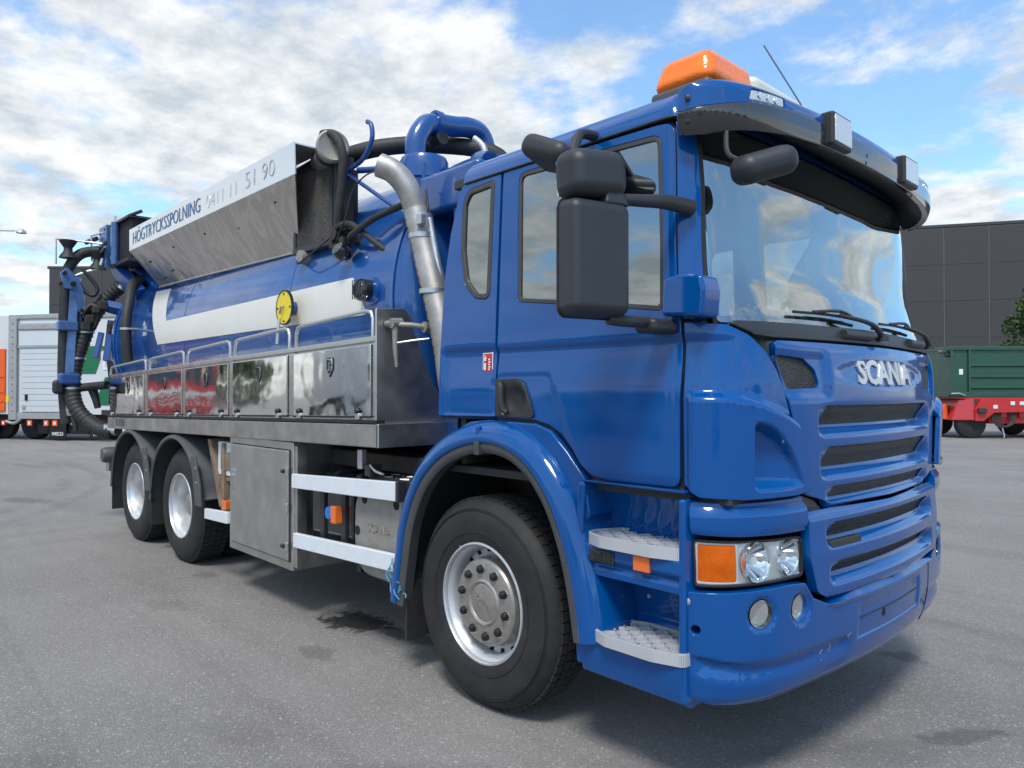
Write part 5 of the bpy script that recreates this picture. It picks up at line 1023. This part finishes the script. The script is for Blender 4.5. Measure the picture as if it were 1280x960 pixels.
# brackets in front of the drive wheel
pt = MB().hexa([(-3.60, -1.2, 1.17), (-3.52, -1.2, 1.17), (-3.52, -1.0, 1.17), (-3.6, -1.0, 1.17)], [(-3.34, -1.2, .62), (-3.28, -1.2, .62), (-3.28, -1.0, .62), (-3.34, -1.0, .62)]).build('mudguard_stay', 'rust_box', T, bev=.004)
wb = bx('control_box', -3.42, -3.05, -1.18, -1.05, .88, 1.16, 'white_paint', T, bev=.01); bx('box_plate', -3.34, -3.14, -1.19, -1.18, .93, 1.08, 'rust_box', wb)
bx('rear_shelf', -3.42, -3.05, -1.18, -.7, .84, .87, 'rust_box', T); H('air_line', [(-3.15, -1.1, .86), (-3.25, -1.14, .72), (-3.20, -1.14, .62)], .01, 'twine', s=3)
# ---------------------------------------------------------------- rear mudguards, flaps
for cx in (-4.272, -5.622):
    a0_, a1_ = 12, 178
    P_ = [(cx+.64*math.cos(R(a)), RW+.05+.60*math.sin(R(a))) for a in range(0, 181, 12)][::-1]
    P_[0] = (cx-.655, RW+.0); P_[-1] = (cx+.665, RW+.12)
    mg = sweep(P_, [(-.030, -1.262), (-.018, -1.275), (.004, -1.270), (.016, -1.235), (.020, -.75), (.0, -.75), (-.004, -1.22), (-.02, -1.245)], 1, 'mudguard', 'mudguard', T)
    sweep(P_, [(-.030, -1.262), (-.018, -1.275), (.004, -1.270), (.016, -1.235), (.020, -.75), (.0, -.75), (-.004, -1.22), (-.02, -1.245)], -1, 'mudguard', 'mudguard', T)
    q = [(cx+.70*math.cos(R(a)), RW+.03+.62*math.sin(R(a))) for a in (38, 26, 12, 2)]
    MB().prism([(cx+.50, 1.02), (cx+.60, 1.02), (cx+.70, .80), (cx+.745, .60), (cx+.62, .60), (cx+.57, .78)], 'y', -1.284, -1.262).build('mudguard_gusset', 'mudguard', mg, bev=.006)
    bx('mud_flap', cx-.665, cx-.65, -1.25, -.7, .26, .62, 'rubber', T, bev=.002)
    for (dx, z) in ((.64, .92), (.66, .80)): MB().lathe([(.001, -.008), (.012, -.006), (.012, 0)], (cx+dx, -1.284, z), 'y', 10).build('bolt', 'alu', mg)
# rear underrun bar and lamps
bx('underrun_bar', -7.05, -6.95, -1.12, 1.12, .62, .74, 'steel_old', T, bev=.01)
MB().lathe([(.001, -.05), (.075, -.04), (.09, 0), (.09, .12)], (-6.42, -1.28, .86), 'y', 20).build('tail_lamp', 'mudguard', T); bx('tail_lamp', -6.46, -6.42, -1.20, -1.02, 1.42, 1.60, 'orange_marker', T, bev=.006); MB().lathe([(.001, -.02), (.045, -.015), (.05, .02)], (-6.52, -1.16, 1.20), 'x', 16).build('tail_lamp', 'tail_red', T)
bx('lamp_bracket', -6.95, -6.42, -1.20, -.9, 1.30, 1.36, 'black_plastic', T); bx('rear_box', -6.95, -6.42, -1.15, -.95, 1.62, 1.66, 'black_plastic', T)
# ---------------------------------------------------------------- hose boom and suction hose at the rear
def spiral(name, pts, r, pitch, m, parent, s=10):
    P = crs(pts, s); L = [0]
    for a, b in zip(P, P[1:]): L.append(L[-1]+(Vector(b)-Vector(a)).length)
    n = int(L[-1]/pitch); A = np.array(P); PP = []
    for i in range(n*4+1): d = L[-1]*i/(n*4); PP.append(tuple(np.interp(d, L, A[:, k]) for k in range(3)))
    b = MB().tube(PP, 1.0, 14); cnt = len(PP)
    for i in range(cnt):
        rr = r*(1.0+(.08, .08, 0, -.0)[i % 4]+random.uniform(-.02, .02))
        for k in range(14): v = Vector(b.V[i*14+k]); c_ = Vector(PP[i]); b.V[i*14+k] = tuple(c_+(v-c_)*rr)
    return b.build(name, m, parent, ang=60)
spiral('suction_hose', [(-6.6, -.60, 3.15), (-6.9, -.80, 3.02), (-7.15, -1.05, 2.78), (-7.2, -1.23, 2.50), (-7.22, -1.34, 2.20), (-7.22, -1.42, 1.90), (-7.2, -1.45, 1.60), (-7.12, -1.42, 1.38), (-7.0, -1.32, 1.22), (-6.85, -1.22, 1.13), (-6.7, -1.12, 1.10)], .085, .055, 'rubber', T)
MB().tube([(-6.78, -1.19, 1.14), (-6.62, -1.10, 1.12)], .062, 14).build('hose_end', 'alu', T)
for (p) in ((-7.21, -1.31, 2.30), (-7.22, -1.40, 1.98), (-7.2, -1.45, 1.62)): MB().lathe([(.088, -.012), (.096, -.012), (.096, .012), (.088, .012)], p, 'z', 18, closed=True).build('hose_band', 'alu', T)
H('boom_hose', [(-7.25, -1.50, 1.2), (-7.27, -1.53, 1.7), (-7.25, -1.53, 2.3), (-7.25, -1.52, 2.9), (-7.25, -1.46, 3.12), (-7.22, -1.36, 3.25), (-7.2, -1.2, 3.30), (-7.1, -1.02, 3.32), (-6.9, -.85, 3.40), (-6.5, -.7, 3.42), (-6.0, -.7, 3.35)], .062)
H('tank_hose', [(-6.75, -.62, 2.98), (-6.45, -.98, 2.86), (-6.22, -1.10, 2.62), (-6.12, -1.16, 2.35), (-6.10, -1.16, 2.10), (-6.12, -1.14, 1.92)], .055)
MB().lathe([(.057, -.012), (.066, -.012), (.066, .012), (.057, .012)], (-6.11, -1.16, 2.28), 'z', 18, closed=True).build('hose_band', 'alu', T)
bx('hose_bracket', -6.16, -6.02, -1.14, -1.04, 2.27, 2.29, 'alu', T)
# box bracket and reel
hb = MB().box(-7.30, -6.98, -1.15, -1.10, 3.08, 3.60).build('reel_plate', 'arm_blue', T, bev=.004)
for (x, z) in ((-7.24, 3.52), (-7.05, 3.55), (-7.24, 3.32), (-7.05, 3.30), (-7.24, 3.16), (-7.05, 3.18)): MB().lathe([(.001, -.006), (.014, -.006), (.014, 0)], (x, -1.15, z), 'y', 10).build('bolt', 'dark', hb)
bx('reel_housing', -6.98, -6.30, -1.06, -.6, 3.12, 3.58, 'dark', T, bev=.01); bx('reel_frame', -7.02, -6.28, -1.10, -.6, 3.58, 3.61, 'black_plastic', T); bx('reel_frame', -7.02, -6.28, -1.10, -.6, 3.08, 3.12, 'black_plastic', T)
MB().tube([(-6.80, -1.10, 3.10), (-6.80, -1.10, 3.60)], .045, 12).build('reel_cylinder', 'arm_blue', T); MB().tube([(-6.80, -1.10, 3.60), (-6.80, -1.10, 3.68)], .016, 8).build('cylinder_rod', 'alu', T)
MB().tube([(-7.34, -1.18, 3.28), (-6.85, -1.18, 3.36)], .018, 8).build('locking_bar', 'black_plastic', T); MB().tube([(-7.30, -1.19, 3.22), (-6.88, -1.19, 3.31)], .012, 8).build('locking_bar', 'alu', T)
for (x, y, z, r) in ((-7.38, -1.28, 3.42, .03), (-6.32, -1.08, 3.60, .02)): MB().tube([(x, y, z), (x+.12, y+.1, z+.05)], r, 8).build('roller_pin', 'black_plastic', T)
def arm(name, a, b, w0, w1, th, m):
    a = Vector(a); b = Vector(b); d = (b-a).normalized(); n_ = d.cross(Vector((.5, 1, 0)).normalized()).normalized(); t_ = n_.cross(d)*th
    return MB().hexa([tuple(p) for p in (a-n_*w0-t_, a+n_*w0-t_, a+n_*w0+t_, a-n_*w0+t_)], [tuple(p) for p in (b-n_*w1-t_, b+n_*w1-t_, b+n_*w1+t_, b-n_*w1+t_)]).build(name, m, T, bev=.008)
arm('boom_arm', (-7.1, -1.02, 3.14), (-6.45, -.90, 2.66), .09, .15, .06, 'dull_blue'); arm('boom_arm', (-6.9, -.85, 3.1), (-6.3, -.75, 2.75), .06, .08, .05, 'dull_blue')
arm('boom_mast', (-7.2, -1.42, 2.95), (-7.2, -1.47, 1.72), .045, .06, .05, 'arm_blue'); arm('boom_mast', (-7.24, -1.36, 2.75), (-7.24, -1.41, 1.75), .04, .05, .04, 'dull_blue')
MB().prism(fillet([(-1.60, 2.98), (-1.53, 3.05), (-1.42, 2.94), (-1.36, 2.80), (-1.35, 2.62), (-1.40, 2.50), (-1.46, 2.80), (-1.56, 2.80)], .02), 'x', -7.14, -7.10).build('boom_knuckle', 'arm_blue', T, bev=.004)
for (y, z, r) in ((-1.56, 2.98, .022), (-1.47, 2.86, .03), (-1.60, 2.85, .02), (-1.38, 2.55, .02)): MB().lathe([(.001, .0), (r, .0), (r, .06)], (-7.13, y, z), 'x', 14).build('knuckle_pin', 'dark', T)
bx('mast_clamp', -7.24, -7.12, -1.62, -1.40, 2.30, 2.42, 'arm_blue', T, bev=.02); bx('mast_foot', -7.26, -7.10, -1.60, -1.38, 1.66, 1.80, 'dull_blue', T, bev=.03)
bx('mast_tool', -7.24, -7.14, -1.66, -1.54, 1.55, 1.72, 'black_plastic', T, bev=.04)
# hose guide spools and wire frame
for c_, ax in (((-7.22, -1.50, 3.28), 'z'), ((-7.15, -1.20, 3.17), 'z')): MB().lathe([(.001, -.10), (.10, -.10), (.085, -.07), (.05, -.02), (.045, .02), (.085, .08), (.10, .11), (.001, .11)], c_, ax, 24).build('hose_roller', 'rubber', T)
for pts in ([(-7.25, -1.62, 3.10), (-7.25, -1.62, 3.40), (-7.2, -1.3, 3.40), (-7.1, -1.16, 3.38)], [(-7.1, -1.22, 3.14), (-7.2, -1.25, 3.18), (-7.2, -1.26, 3.48), (-7.1, -1.13, 3.53)]): MB().tube(pts, .012, 8).build('guide_frame', 'alu', T)
H('guide_stay', [(-7.2, -1.46, 2.95), (-7.15, -1.33, 3.02), (-7.1, -1.20, 3.08), (-7.1, -1.16, 3.20)], .022, 'alu', s=4)
H('boom_hose', [(-7.2, -1.44, 3.0), (-7.15, -1.36, 2.82), (-7.1, -1.26, 2.74), (-7.1, -1.22, 2.85), (-7.15, -1.36, 3.05)], .024, s=6)
H('boom_hose', [(-7.1, -1.38, 2.5), (-7.1, -1.28, 2.62), (-7.05, -1.20, 2.55), (-7.1, -1.25, 2.35)], .03, s=6)
for (x, y, z, s_) in ((-7.1, -1.30, 2.45, .05), (-7.0, -1.18, 2.62, .05), (-7.05, -1.05, 2.35, .06), (-7.1, -1.34, 2.36, .05), (-7.0, -1.25, 2.56, .04)): bx('hydraulic_block', x-s_, x+s_, y-s_, y+s_, z-s_, z+s_, 'chassis', T, bev=.015)
MB().tube([(-7.0, -.98, 2.84), (-6.9, -.84, 3.02)], .05, 14).build('ram_cylinder', 'alu', T); arm('dome_arm', (-7.05, -1.12, 2.62), (-6.8, -.82, 2.52), .06, .08, .05, 'dull_blue'); arm('dome_arm', (-7.1, -1.05, 2.45), (-7.1, -1.10, 1.95), .05, .07, .04, 'dull_blue')
arm('dome_arm', (-7.12, -1.16, 2.30), (-7.12, -1.22, 1.98), .03, .06, .03, 'dull_blue'); H('dome_pipe', [(-7.05, -1.05, 1.95), (-7.05, -1.02, 1.65), (-6.95, -1.05, 1.45)], .07, 'rubber', s=5); H('lower_pipe', [(-7.2, -1.42, 1.62), (-7.1, -1.28, 1.64), (-6.9, -1.15, 1.66)], .05, 'rubber', s=4); H('lower_pipe', [(-7.15, -1.25, 1.62), (-7.12, -1.22, 1.5), (-7.1, -1.20, 1.38)], lambda t_: .055-.02*t_, 'rubber', s=4)
for k in range(5): H('control_cable', [(-7.22, -1.52+.01*k, 1.7-.02*k), (-7.22, -1.56+.008*k, 1.55), (-7.2, -1.50+.01*k, 1.42), (-7.18, -1.44, 1.5+.03*k)], .008, s=5)
MB().lathe([(.001, -.07), (.05, -.07), (.062, 0), (.05, .07), (.001, .07)], (-7.2, -1.46, 1.36), 'z', 18).build('nozzle', 'cast_alu', T); H('nozzle_hose', [(-7.2, -1.46, 1.30), (-7.15, -1.43, 1.2), (-7.15, -1.42, 1.1)], .03, s=3)
# ================================================================ THE YARD AROUND
VD = Vector((-.728, .6854, 0)); VR = Vector((.6854, .728, 0)); C0 = Vector((2.753, -3.579, 0))
def at(d, px): return C0+VD*d+VR*(d*(px-640)/907.5)
# ---- two dark panelled halls
def hall(name, a, b, h, nx, nz, depth, label):
    a = Vector(a); b = Vector(b); L = (b-a).length; ang = math.atan2(b.y-a.y, b.x-a.x); o = empty(name, a, ang, label, 'building')
    MB().box(0, L, .06, depth, 0, h-.15).build('hall_body', 'light_joint', o); MB().box(-.15, L+.15, -.02, depth+.1, h-.12, h+.12).build('parapet', 'dark_panel', o, bev=.02)
    w = L/nx; hh = (h-.2)/nz; g = .035; me = MB().box(g, w-g, 0, .13, g, hh-g).fix(); me.materials.append(MT['dark_panel'])
    for i in range(nx):
        for k in range(nz):
            p = bpy.data.objects.new('wall_panel', me); COL.objects.link(p); p.parent = o; p.location = (w*i, random.uniform(-.006, .006), hh*k)
    return o
hall('panelled_hall', (-24.5, 57.8, 0), (14.5, 80.5, 0), 15.15, 14, 5, 30, 'tall dark grey panelled hall at the right behind the green container')
hall('panelled_hall', tuple(at(65, 60)), tuple(at(65, 330)), 12.75, 8, 4, 20, 'lower dark grey panelled hall at the left behind the white lorry')
# ---- verge, kerb and low barrier beyond the container
plane_sheet('verge', 'grass', .10, [tuple((at(47, 900)).to_2d()), tuple(at(47, 1700).to_2d()), tuple(at(58, 1600).to_2d()), tuple(at(58, 900).to_2d())])
def strip(name, d0, d1, p0, p1, z0, z1, m, **k):
    a, b, c, d = at(d0, p0), at(d0, p1), at(d1, p1), at(d1, p0); q = [a, b, c, d]
    return MB().hexa([(p.x, p.y, z0) for p in q], [(p.x, p.y, z1) for p in q]).build(name, m, **k)
o = strip('kerb', 46.6, 47, 900, 1700, 0, .12, 'concrete', bev=.02); o['kind'] = 'structure'
o = strip('low_wall', 42.0, 42.3, 1050, 1194, 0, .55, 'concrete'); tagit(o, 'low pale concrete wall between the truck nose and the green container', 'wall')
o = strip('pavement', 43, 46.6, 900, 1700, 0, .06, 'concrete'); o['kind'] = 'structure'
# ---- green open container on a red trailer
ct = at(24.7, 1187); ang = math.atan2(VR.y, VR.x)-.03
gc = empty('open_container', (ct.x, ct.y, 0), ang, 'dark green ribbed steel container standing on the red trailer', 'container')
MB().box(.02, 6.4, .0, 2.4, 1.45, 3.02).build('container_wall', 'container_green', gc, bev=.01)
MB().box(0, 6.45, -.07, 2.46, 3.0, 3.13).build('top_rail', 'container_green', gc, bev=.02); MB().box(0, 6.45, -.06, 2.46, 1.40, 1.58).build('bottom_rail', 'container_green', gc, bev=.02)
for x0, x1 in ((0, .09), (.60, .68), (6.36, 6.44)): MB().box(x0, x1, -.065, 0, 1.55, 3.0).build('post', 'container_green', gc, bev=.01)
for z in (1.73, 2.10, 2.48): MB().prism([(-.05, z-.02), (-.05, z+.02), (.0, z+.06), (0, z-.06)], 'x', .68, 6.36).build('side_rib', 'container_green', gc, bev=.004)
bx('label_plate', .31, .44, -.012, 0, 2.17, 2.36, 'white', gc, bev=0)
bx('hook_arm', -.24, .02, .1, .3, 2.90, 3.0, 'container_green', gc, bev=.03); MB().tube([(-.1, .1, 2.85), (.02, .1, 2.82)], .07, 8).build('hook_roller', 'chassis', gc); MB().tube([(-.32, .1, 2.97), (-.22, .1, 2.95)], .04, 8).build('hook_pin', 'rust_box', gc)
MB().tube([(.0, -.1, 1.52), (.25, -.12, 1.53), (.45, -.1, 1.46)], .03, 8).build('tie_bar', 'alu', gc); bx('corner_casting', 0, .14, -.09, .1, 1.36, 1.50, 'chassis', gc, bev=.02)
rt = empty('trailer', (ct.x, ct.y, 0), ang, 'red steel trailer chassis carrying the green container', 'trailer')
MB().hexa([(.05, 0, .62), (.75, -.15, .62), (.75, 2.3, .62), (.05, 2.3, .62)], [(.30, 0, 1.32), (.75, -.1, 1.34), (.75, 2.3, 1.34), (.3, 2.3, 1.32)]).build('front_bumper', 'red', rt, bev=.02)
MB().prism([(.72, .60), (1.0, .60), (1.35, .88), (6.3, .98), (6.3, 1.36), (.95, 1.36), (.72, 1.0)], 'y', -.22, -.04).build('side_member', 'red', rt, bev=.01)
bx('deck_edge', .3, 6.4, -.05, 2.35, 1.34, 1.395, 'red', rt); MB().hexa([(-.42, .3, .64), (.1, .3, .64), (.1, 1.3, .64), (-.42, 1.3, .64)], [(-.40, .3, .92), (.1, .3, 1.20), (.1, 1.3, 1.20), (-.40, 1.3, .92)]).build('drawbar', 'hazard_orange', rt, bev=.02)
bx('coupling_block', .78, 1.06, -.34, -.18, .86, 1.04, 'chassis', rt, bev=.04); bx('axle_beam', 1.3, 3.0, .0, 2.2, .5, .9, 'red', rt, bev=.05)
for x, z in ((1.38, 1.08), (1.95, 1.2), (2.25, 1.2)): bx('reflector_plate', x-.07, x+.07, -.235, -.22, z-.06, z+.06, 'white', rt, bev=0)
for x in (.75, 3.4, 4.7):
    for y in (.0, 1.95):
        wh = MB().lathe([(.2, 0), (.40, .0), (.48, .04), (.50, .10), (.50, .24), (.45, .30), (.2, .30)], (x, y, .5), 'y', 32).build('wheel', 'tyre', rt)
for k in range(5): MB().tube([(1.3+.06*k, -.1, 1.0), (1.35+.08*k, -.2, .55-.03*k), (1.6+.07*k, -.22, .38+.02*k), (1.95+.03*k, -.15, .6), (1.95+.04*k, -.1, 1.0)], .022, 6, smooth=5).build('air_hose', 'chassis', rt)
for k in range(4): bx('brake_valve', 1.35+.3*k, 1.55+.3*k, -.1, .2, .65+.05*(k % 2), .95, 'red' if k % 2 else 'rust_box', rt, bev=.03)
MB().tube([(1.6, -.2, .42), (1.65, -.25, .12), (1.63, -.25, .05)], .025, 6).build('air_hose', 'alu', rt)
# ---- trees
def tree(name, loc, h, cr, label, m='leaf', n=5200, seed=1, leaf=.13, trunk=.16, group=None, zb_=.30, cone=False):
    rg = np.random.default_rng(seed); o = empty(name, loc, 0, label, 'tree', group)
    tb = MB(); tb.tube([(0, 0, -.05), (.03, .02, h*.35), (-.02, .05, h*.75)], lambda t_: trunk*(1-.7*t_), 9, smooth=4)
    for k in range(9):
        a = rg.uniform(0, 6.28); z0 = h*rg.uniform(.22, .6); tb.tube([(0, 0, z0), (math.cos(a)*cr*.4, math.sin(a)*cr*.4, z0+h*.12), (math.cos(a)*cr*.75, math.sin(a)*cr*.75, z0+h*.2)], lambda t_: trunk*.4*(1-.7*t_), 6, smooth=3)
    tb.build('trunk', 'bark', o)
    cl = []; nb = 34
    for k in range(nb):
        z = rg.uniform(zb_, .97); rr = cr*(math.sin(min(1, (1.03-z)/(1-zb_))*PI*.62)**.8)*rg.uniform(.35, 1); a = rg.uniform(0, 6.28)
        if cone: rr = cr*(1.02-z)**.75*1.25*rg.uniform(.3, 1)
        cl.append((rr*math.cos(a)*.85, rr*math.sin(a)*.85, h*z, cr*rg.uniform(.16, .34)))
    idx = rg.integers(0, nb, n); C_ = np.array(cl)[idx]; d = rg.normal(size=(n, 3)); d /= np.linalg.norm(d, axis=1, keepdims=True); P = C_[:, :3]+d*(C_[:, 3:]*(rg.uniform(0, 1, (n, 1))**.45)); 
    u = rg.normal(size=(n, 3)); u /= np.linalg.norm(u, axis=1, keepdims=True); w_ = np.cross(u, rg.normal(size=(n, 3))); w_ /= np.linalg.norm(w_, axis=1, keepdims=True); s_ = leaf*rg.uniform(.6, 1.3, (n, 1))
    V = np.stack([P-u*s_, P+w_*s_*.5, P+u*s_, P-w_*s_*.5], 1).reshape(-1, 3); me = bpy.data.meshes.new('crown'); me.from_pydata(V.tolist(), [], [(4*i, 4*i+1, 4*i+2, 4*i+3) for i in range(n)]); link('crown', me, m, o); return o
p = at(45, 1296); tree('broadleaf_tree', (p.x, p.y, 0), 8.3, 2.7, 'leafy green tree rising behind the green container at the right edge', n=12000, leaf=.15, cone=True, zb_=.12)
# ---- street lamp at the left
p = at(40, -60); sl2 = empty('street_lamp', (p.x, p.y, 0), math.atan2(VR.y, VR.x), 'grey street lamp whose curved arm reaches in at the left edge', 'street lamp')
MB().tube([(0, 0, 0), (0, 0, 9.0), (.15, 0, 9.9), (.8, 0, 10.35), (1.8, 0, 10.5), (3.4, 0, 10.48)], lambda t_: .09-.05*t_, 10, smooth=5).build('lamp_post', 'alu', sl2)
MB().lathe([(.001, .14), (.12, .13), (.22, .05), (.26, -.06), (.24, -.08), (.001, -.12)], (3.75, 0, 10.42), 'z', 20).xf(Matrix.Scale(1, 4)).build('lamp_head', 'alu', sl2)
# ---- lorries parked at the left
A = Vector((-25.9, .75, 0)); Bv = Vector((-22.77, 2.99, 0)); la = math.atan2(Bv.y-A.y, Bv.x-A.x)
lo = empty('box_lorry', A, la, 'white and grey box lorry with a tall slatted side door, at the left', 'lorry')
MB().box(0, 8.5, .05, 2.5, .85, 3.98).build('box_body', 'lorry_white', lo, bev=.01); MB().box(-.05, 8.5, .0, 2.52, 3.96, 4.12).build('top_rail', 'frame_grey', lo, bev=.03)
MB().box(0, .30, -.06, .05, .66, 4.0).build('corner_post', 'frame_grey', lo, bev=.02)
for k in range(14): MB().lathe([(.001, -.01), (.018, -.01), (.018, .01)], (.16, -.06, .95+k*.22), 'y', 8).build('rivet', 'dark', lo)
MB().box(2.13, 2.27, -.06, .05, .60, 3.9).build('door_post', 'frame_grey', lo, bev=.02); MB().box(2.38, 2.46, -.08, .0, .52, 2.2).build('guide_rail', 'rust_box', lo); MB().box(.30, 2.13, -.03, .05, .70, .90).build('sill', 'frame_grey', lo, bev=.01)
MB().box(.34, 2.27, -.055, .05, 3.60, 3.82).build('roller_box', 'frame_grey', lo, bev=.04); MB().box(.34, 2.12, -.01, .04, 3.10, 3.60).build('upper_panel', 'panel_grey', lo)
MB().box(.34, 2.13, -.05, .0, 3.02, 3.10).build('cross_rail', 'frame_grey', lo); me = MB().box(.42, 2.10, -.02, .03, .005, .185).fix(); me.materials.append(MT['panel_grey'])
for k in range(11): q = bpy.data.objects.new('door_slat', me); COL.objects.link(q); q.parent = lo; q.location = (0, random.uniform(-.002, .002), .93+k*.19)
bx('door_handle', .62, .72, -.05, -.02, 1.30, 1.50, 'dark', lo, bev=.01); bx('door_lock', .52, .64, -.05, -.02, 1.02, 1.15, 'frame_grey', lo, bev=.01)
for x, c_ in ((.72, 'orange'), (1.35, 'orange'), (1.68, 'orange'), (-.28, 'tail_red')): pl_ = bx('marker_plate', x, x+.18, -.05, -.02, .48, .66, c_, lo, bev=0); bx('plate_symbol', x+.05, x+.13, -.056, -.05, .52, .62, 'white', pl_, bev=0)
# green arrow-like print on the white side
for poly in ([(2.62, 2.16), (3.20, 2.16), (3.38, 2.62), (3.38, 2.90), (3.9, 2.90), (3.9, 3.05), (2.95, 3.05)], [(3.15, 1.15), (3.9, 1.15), (3.9, 2.05), (3.55, 2.05)], [(4.3, 1.15), (5.2, 1.15), (5.8, 3.05), (4.9, 3.05)]): MB().prism(poly, 'y', .038, .05).build('green_print', 'green_print', lo)
text('green_lettering', 'L', .9, (3.62, .036, 2.55), (1, 0, 0), (0, 0, 1), 'white', lo)
MB().box(.3, 8.2, .3, 2.2, .55, .85).build('chassis', 'chassis', lo); MB().box(1.0, 2.9, .1, .6, .22, .75).build('under_box', 'dark', lo)
for x, s_ in ((1.55, .62), (3.05, .70)):
    fl_ = MB().box(x, x+s_, -.02, .01, .08, .66).build('mud_flap', 'dark', lo, bev=.004); text('flap_lettering', 'IVECO', .15, (x+s_/2, -.024, .22), (1, 0, 0), (0, 0, 1), 'white', fl_, off=.004)
for x in (4.3, 5.6): wh = MB().lathe([(.30, 0), (.44, -.01), (.51, .05), (.52, .12), (.52, .28), (.3, .3)], (x, .02, .52), 'y', 36).build('wheel', 'tyre', lo); MB().lathe([(.31, .002), (.29, .0), (.27, .06), (.12, .10), (.10, .02), (.001, .02)], (x, .015, .52), 'y', 28).build('rim', 'lorry_white', wh)
for x in (.4, -.9): MB().lathe([(.30, 0), (.44, -.01), (.51, .05), (.52, .12), (.52, .28), (.3, .3)], (x, .5, .52), 'y', 30).build('wheel', 'tyre', lo)
MB().tube([(-.1, -.02, .62), (.2, -.02, .56), (.45, -.02, .70)], .05, 8, smooth=3).build('step_bracket', 'alu', lo)
ol = empty('tail_lift_lorry', A+Vector((math.cos(la), math.sin(la), 0))*-.06, la, 'white lorry with an orange tail panel cut off by the left edge', 'lorry')
MB().box(-6.5, -.02, .02, 2.4, 2.95, 4.10).build('box_body', 'lorry_white', ol, bev=.01); MB().box(-2.4, -.10, -.04, .02, .95, 3.0).build('tail_panel', 'hazard_orange', ol, bev=.02); MB().box(-6.5, -.02, .02, 2.4, .85, 2.95).build('lower_body', 'lorry_white', ol)
for z in (1.25, 1.55, 2.05): MB().box(-2.3, -.15, -.06, -.04, z, z+.06).build('panel_rib', 'hazard_orange', ol, bev=.01)
for k in range(4): MB().prism([(-.52, 2.3+k*.07), (-.30, 2.42+k*.07), (-.30, 2.46+k*.07), (-.52, 2.34+k*.07)], 'y', -.05, -.04).build('white_print', 'white', ol)
bx('side_marker', -.02, .10, -.08, -.05, 1.25, 1.45, 'yellow', ol); bx('chassis', -6.4, -.1, .3, 2.1, .5, .85, 'chassis', ol)
for x in (-1.2, -2.5): MB().lathe([(.30, 0), (.44, -.01), (.51, .05), (.52, .12), (.52, .28), (.3, .3)], (x, .1, .52), 'y', 30).build('wheel', 'tyre', ol)
# ---- what the polished steel and paint reflect: vehicles and trees across the yard, outside the frame
def road_truck(loc, rz, body, c1, c2, label, tanker):
    t = empty('parked_lorry', loc, rz, label, 'lorry', 'lorries across the yard behind the viewer')
    MB().prism(fillet([(-2.1, .75), (-2.1, 3.55), (-.35, 3.65), (-.05, 3.0), (.0, 1.9), (.08, .95), (.02, .45), (-.6, .45), (-.9, .75)], .08), 'y', -1.25, 1.25).build('cab', c1, t, bev=.12, seg=4)
    MB().hexa([(-.02, -1.1, 2.0), (.0, 1.1, 2.0), (-.14, 1.05, 2.9), (-.14, -1.05, 2.9)], [(.03, -1.1, 2.0), (.03, 1.1, 2.0), (-.08, 1.05, 2.9), (-.08, -1.05, 2.9)]).build('windscreen', 'gloss_black', t)
    for k in range(4): MB().box(.06, .10, -.8, .8, 1.05+k*.16, 1.09+k*.16).build('grille_bar', c2, t, bev=.02)
    for y in (-.95, .95): MB().box(.03, .11, y-.22, y+.22, .65, .85).build('headlamp', 'lens_white', t, bev=.03)
    for s_ in (-1, 1): MB().prism([(s_*.1, 1.70), (s_*1.15, 1.62), (s_*1.2, 1.40), (s_*.1, 1.50)], 'x', .05, .085).build('front_stripe', c2, t)
    for s_ in (-1, 1): MB().prism([(-1.9, 1.1), (-.5, 1.2), (-.4, 1.45), (-1.9, 1.35)], 'y', s_*1.25-.01*s_, s_*1.25+.02*s_).build('side_stripe', c2, t)
    if tanker: MB().lathe([(.001, -12), (1.0, -11.9), (1.2, -11.6), (1.2, -2.8), (1.0, -2.5), (.001, -2.4)], (0, 0, 2.35), 'x', 40).build('tank_body', body, t)
    else: MB().box(-12, -2.4, -1.25, 1.25, 1.2, 3.7).build('box_body', body, t, bev=.03)
    MB().box(-12, -.5, -.5, .5, .7, 1.1).build('frame_rail', 'chassis', t)
    for x in (-.9, -3.6, -9.0, -10.3):
        for y in (-1.22, .92): MB().lathe([(.28, 0), (.45, 0), (.52, .05), (.52, .27), (.28, .3)], (x, y, .52), 'y', 28).build('wheel', 'tyre', t)
road_truck((-26, -8.6, 0), R(15), 'white_paint', 'red', 'stripe', 'red and cream tanker lorry standing across the yard, reflected in the locker doors', True)
road_truck((-15.5, -11.6, 0), R(20), 'lorry_white', 'lorry_white', 'container_green', 'white lorry with a plain white box across the yard', False)
road_truck((-12.5, -19, 0), R(40), 'panel_grey', 'panel_grey', 'container_green', 'grey tanker lorry with a pale tank across the yard', True)
road_truck((2.5, -22, 0), R(60), 'lorry_white', 'lorry_white', 'print_blue', 'white box lorry parked across the yard', False)
road_truck((13, -15, 0), R(150), 'hazard_orange', 'panel_grey', 'orange', 'grey lorry with an orange box across the yard', False)
for i in range(22):
    a = R(-170+i*9); d = 75+(i*7) % 17; tree('broadleaf_tree', (2.7+d*math.cos(a), -3.6+d*math.sin(a), 0), 5.5+(i*37) % 4, 5.5, 'broadleaf tree in the row behind the viewer', m='leaf_far', n=1500, seed=20+i, leaf=.40, group='trees behind the viewer', zb_=.15)
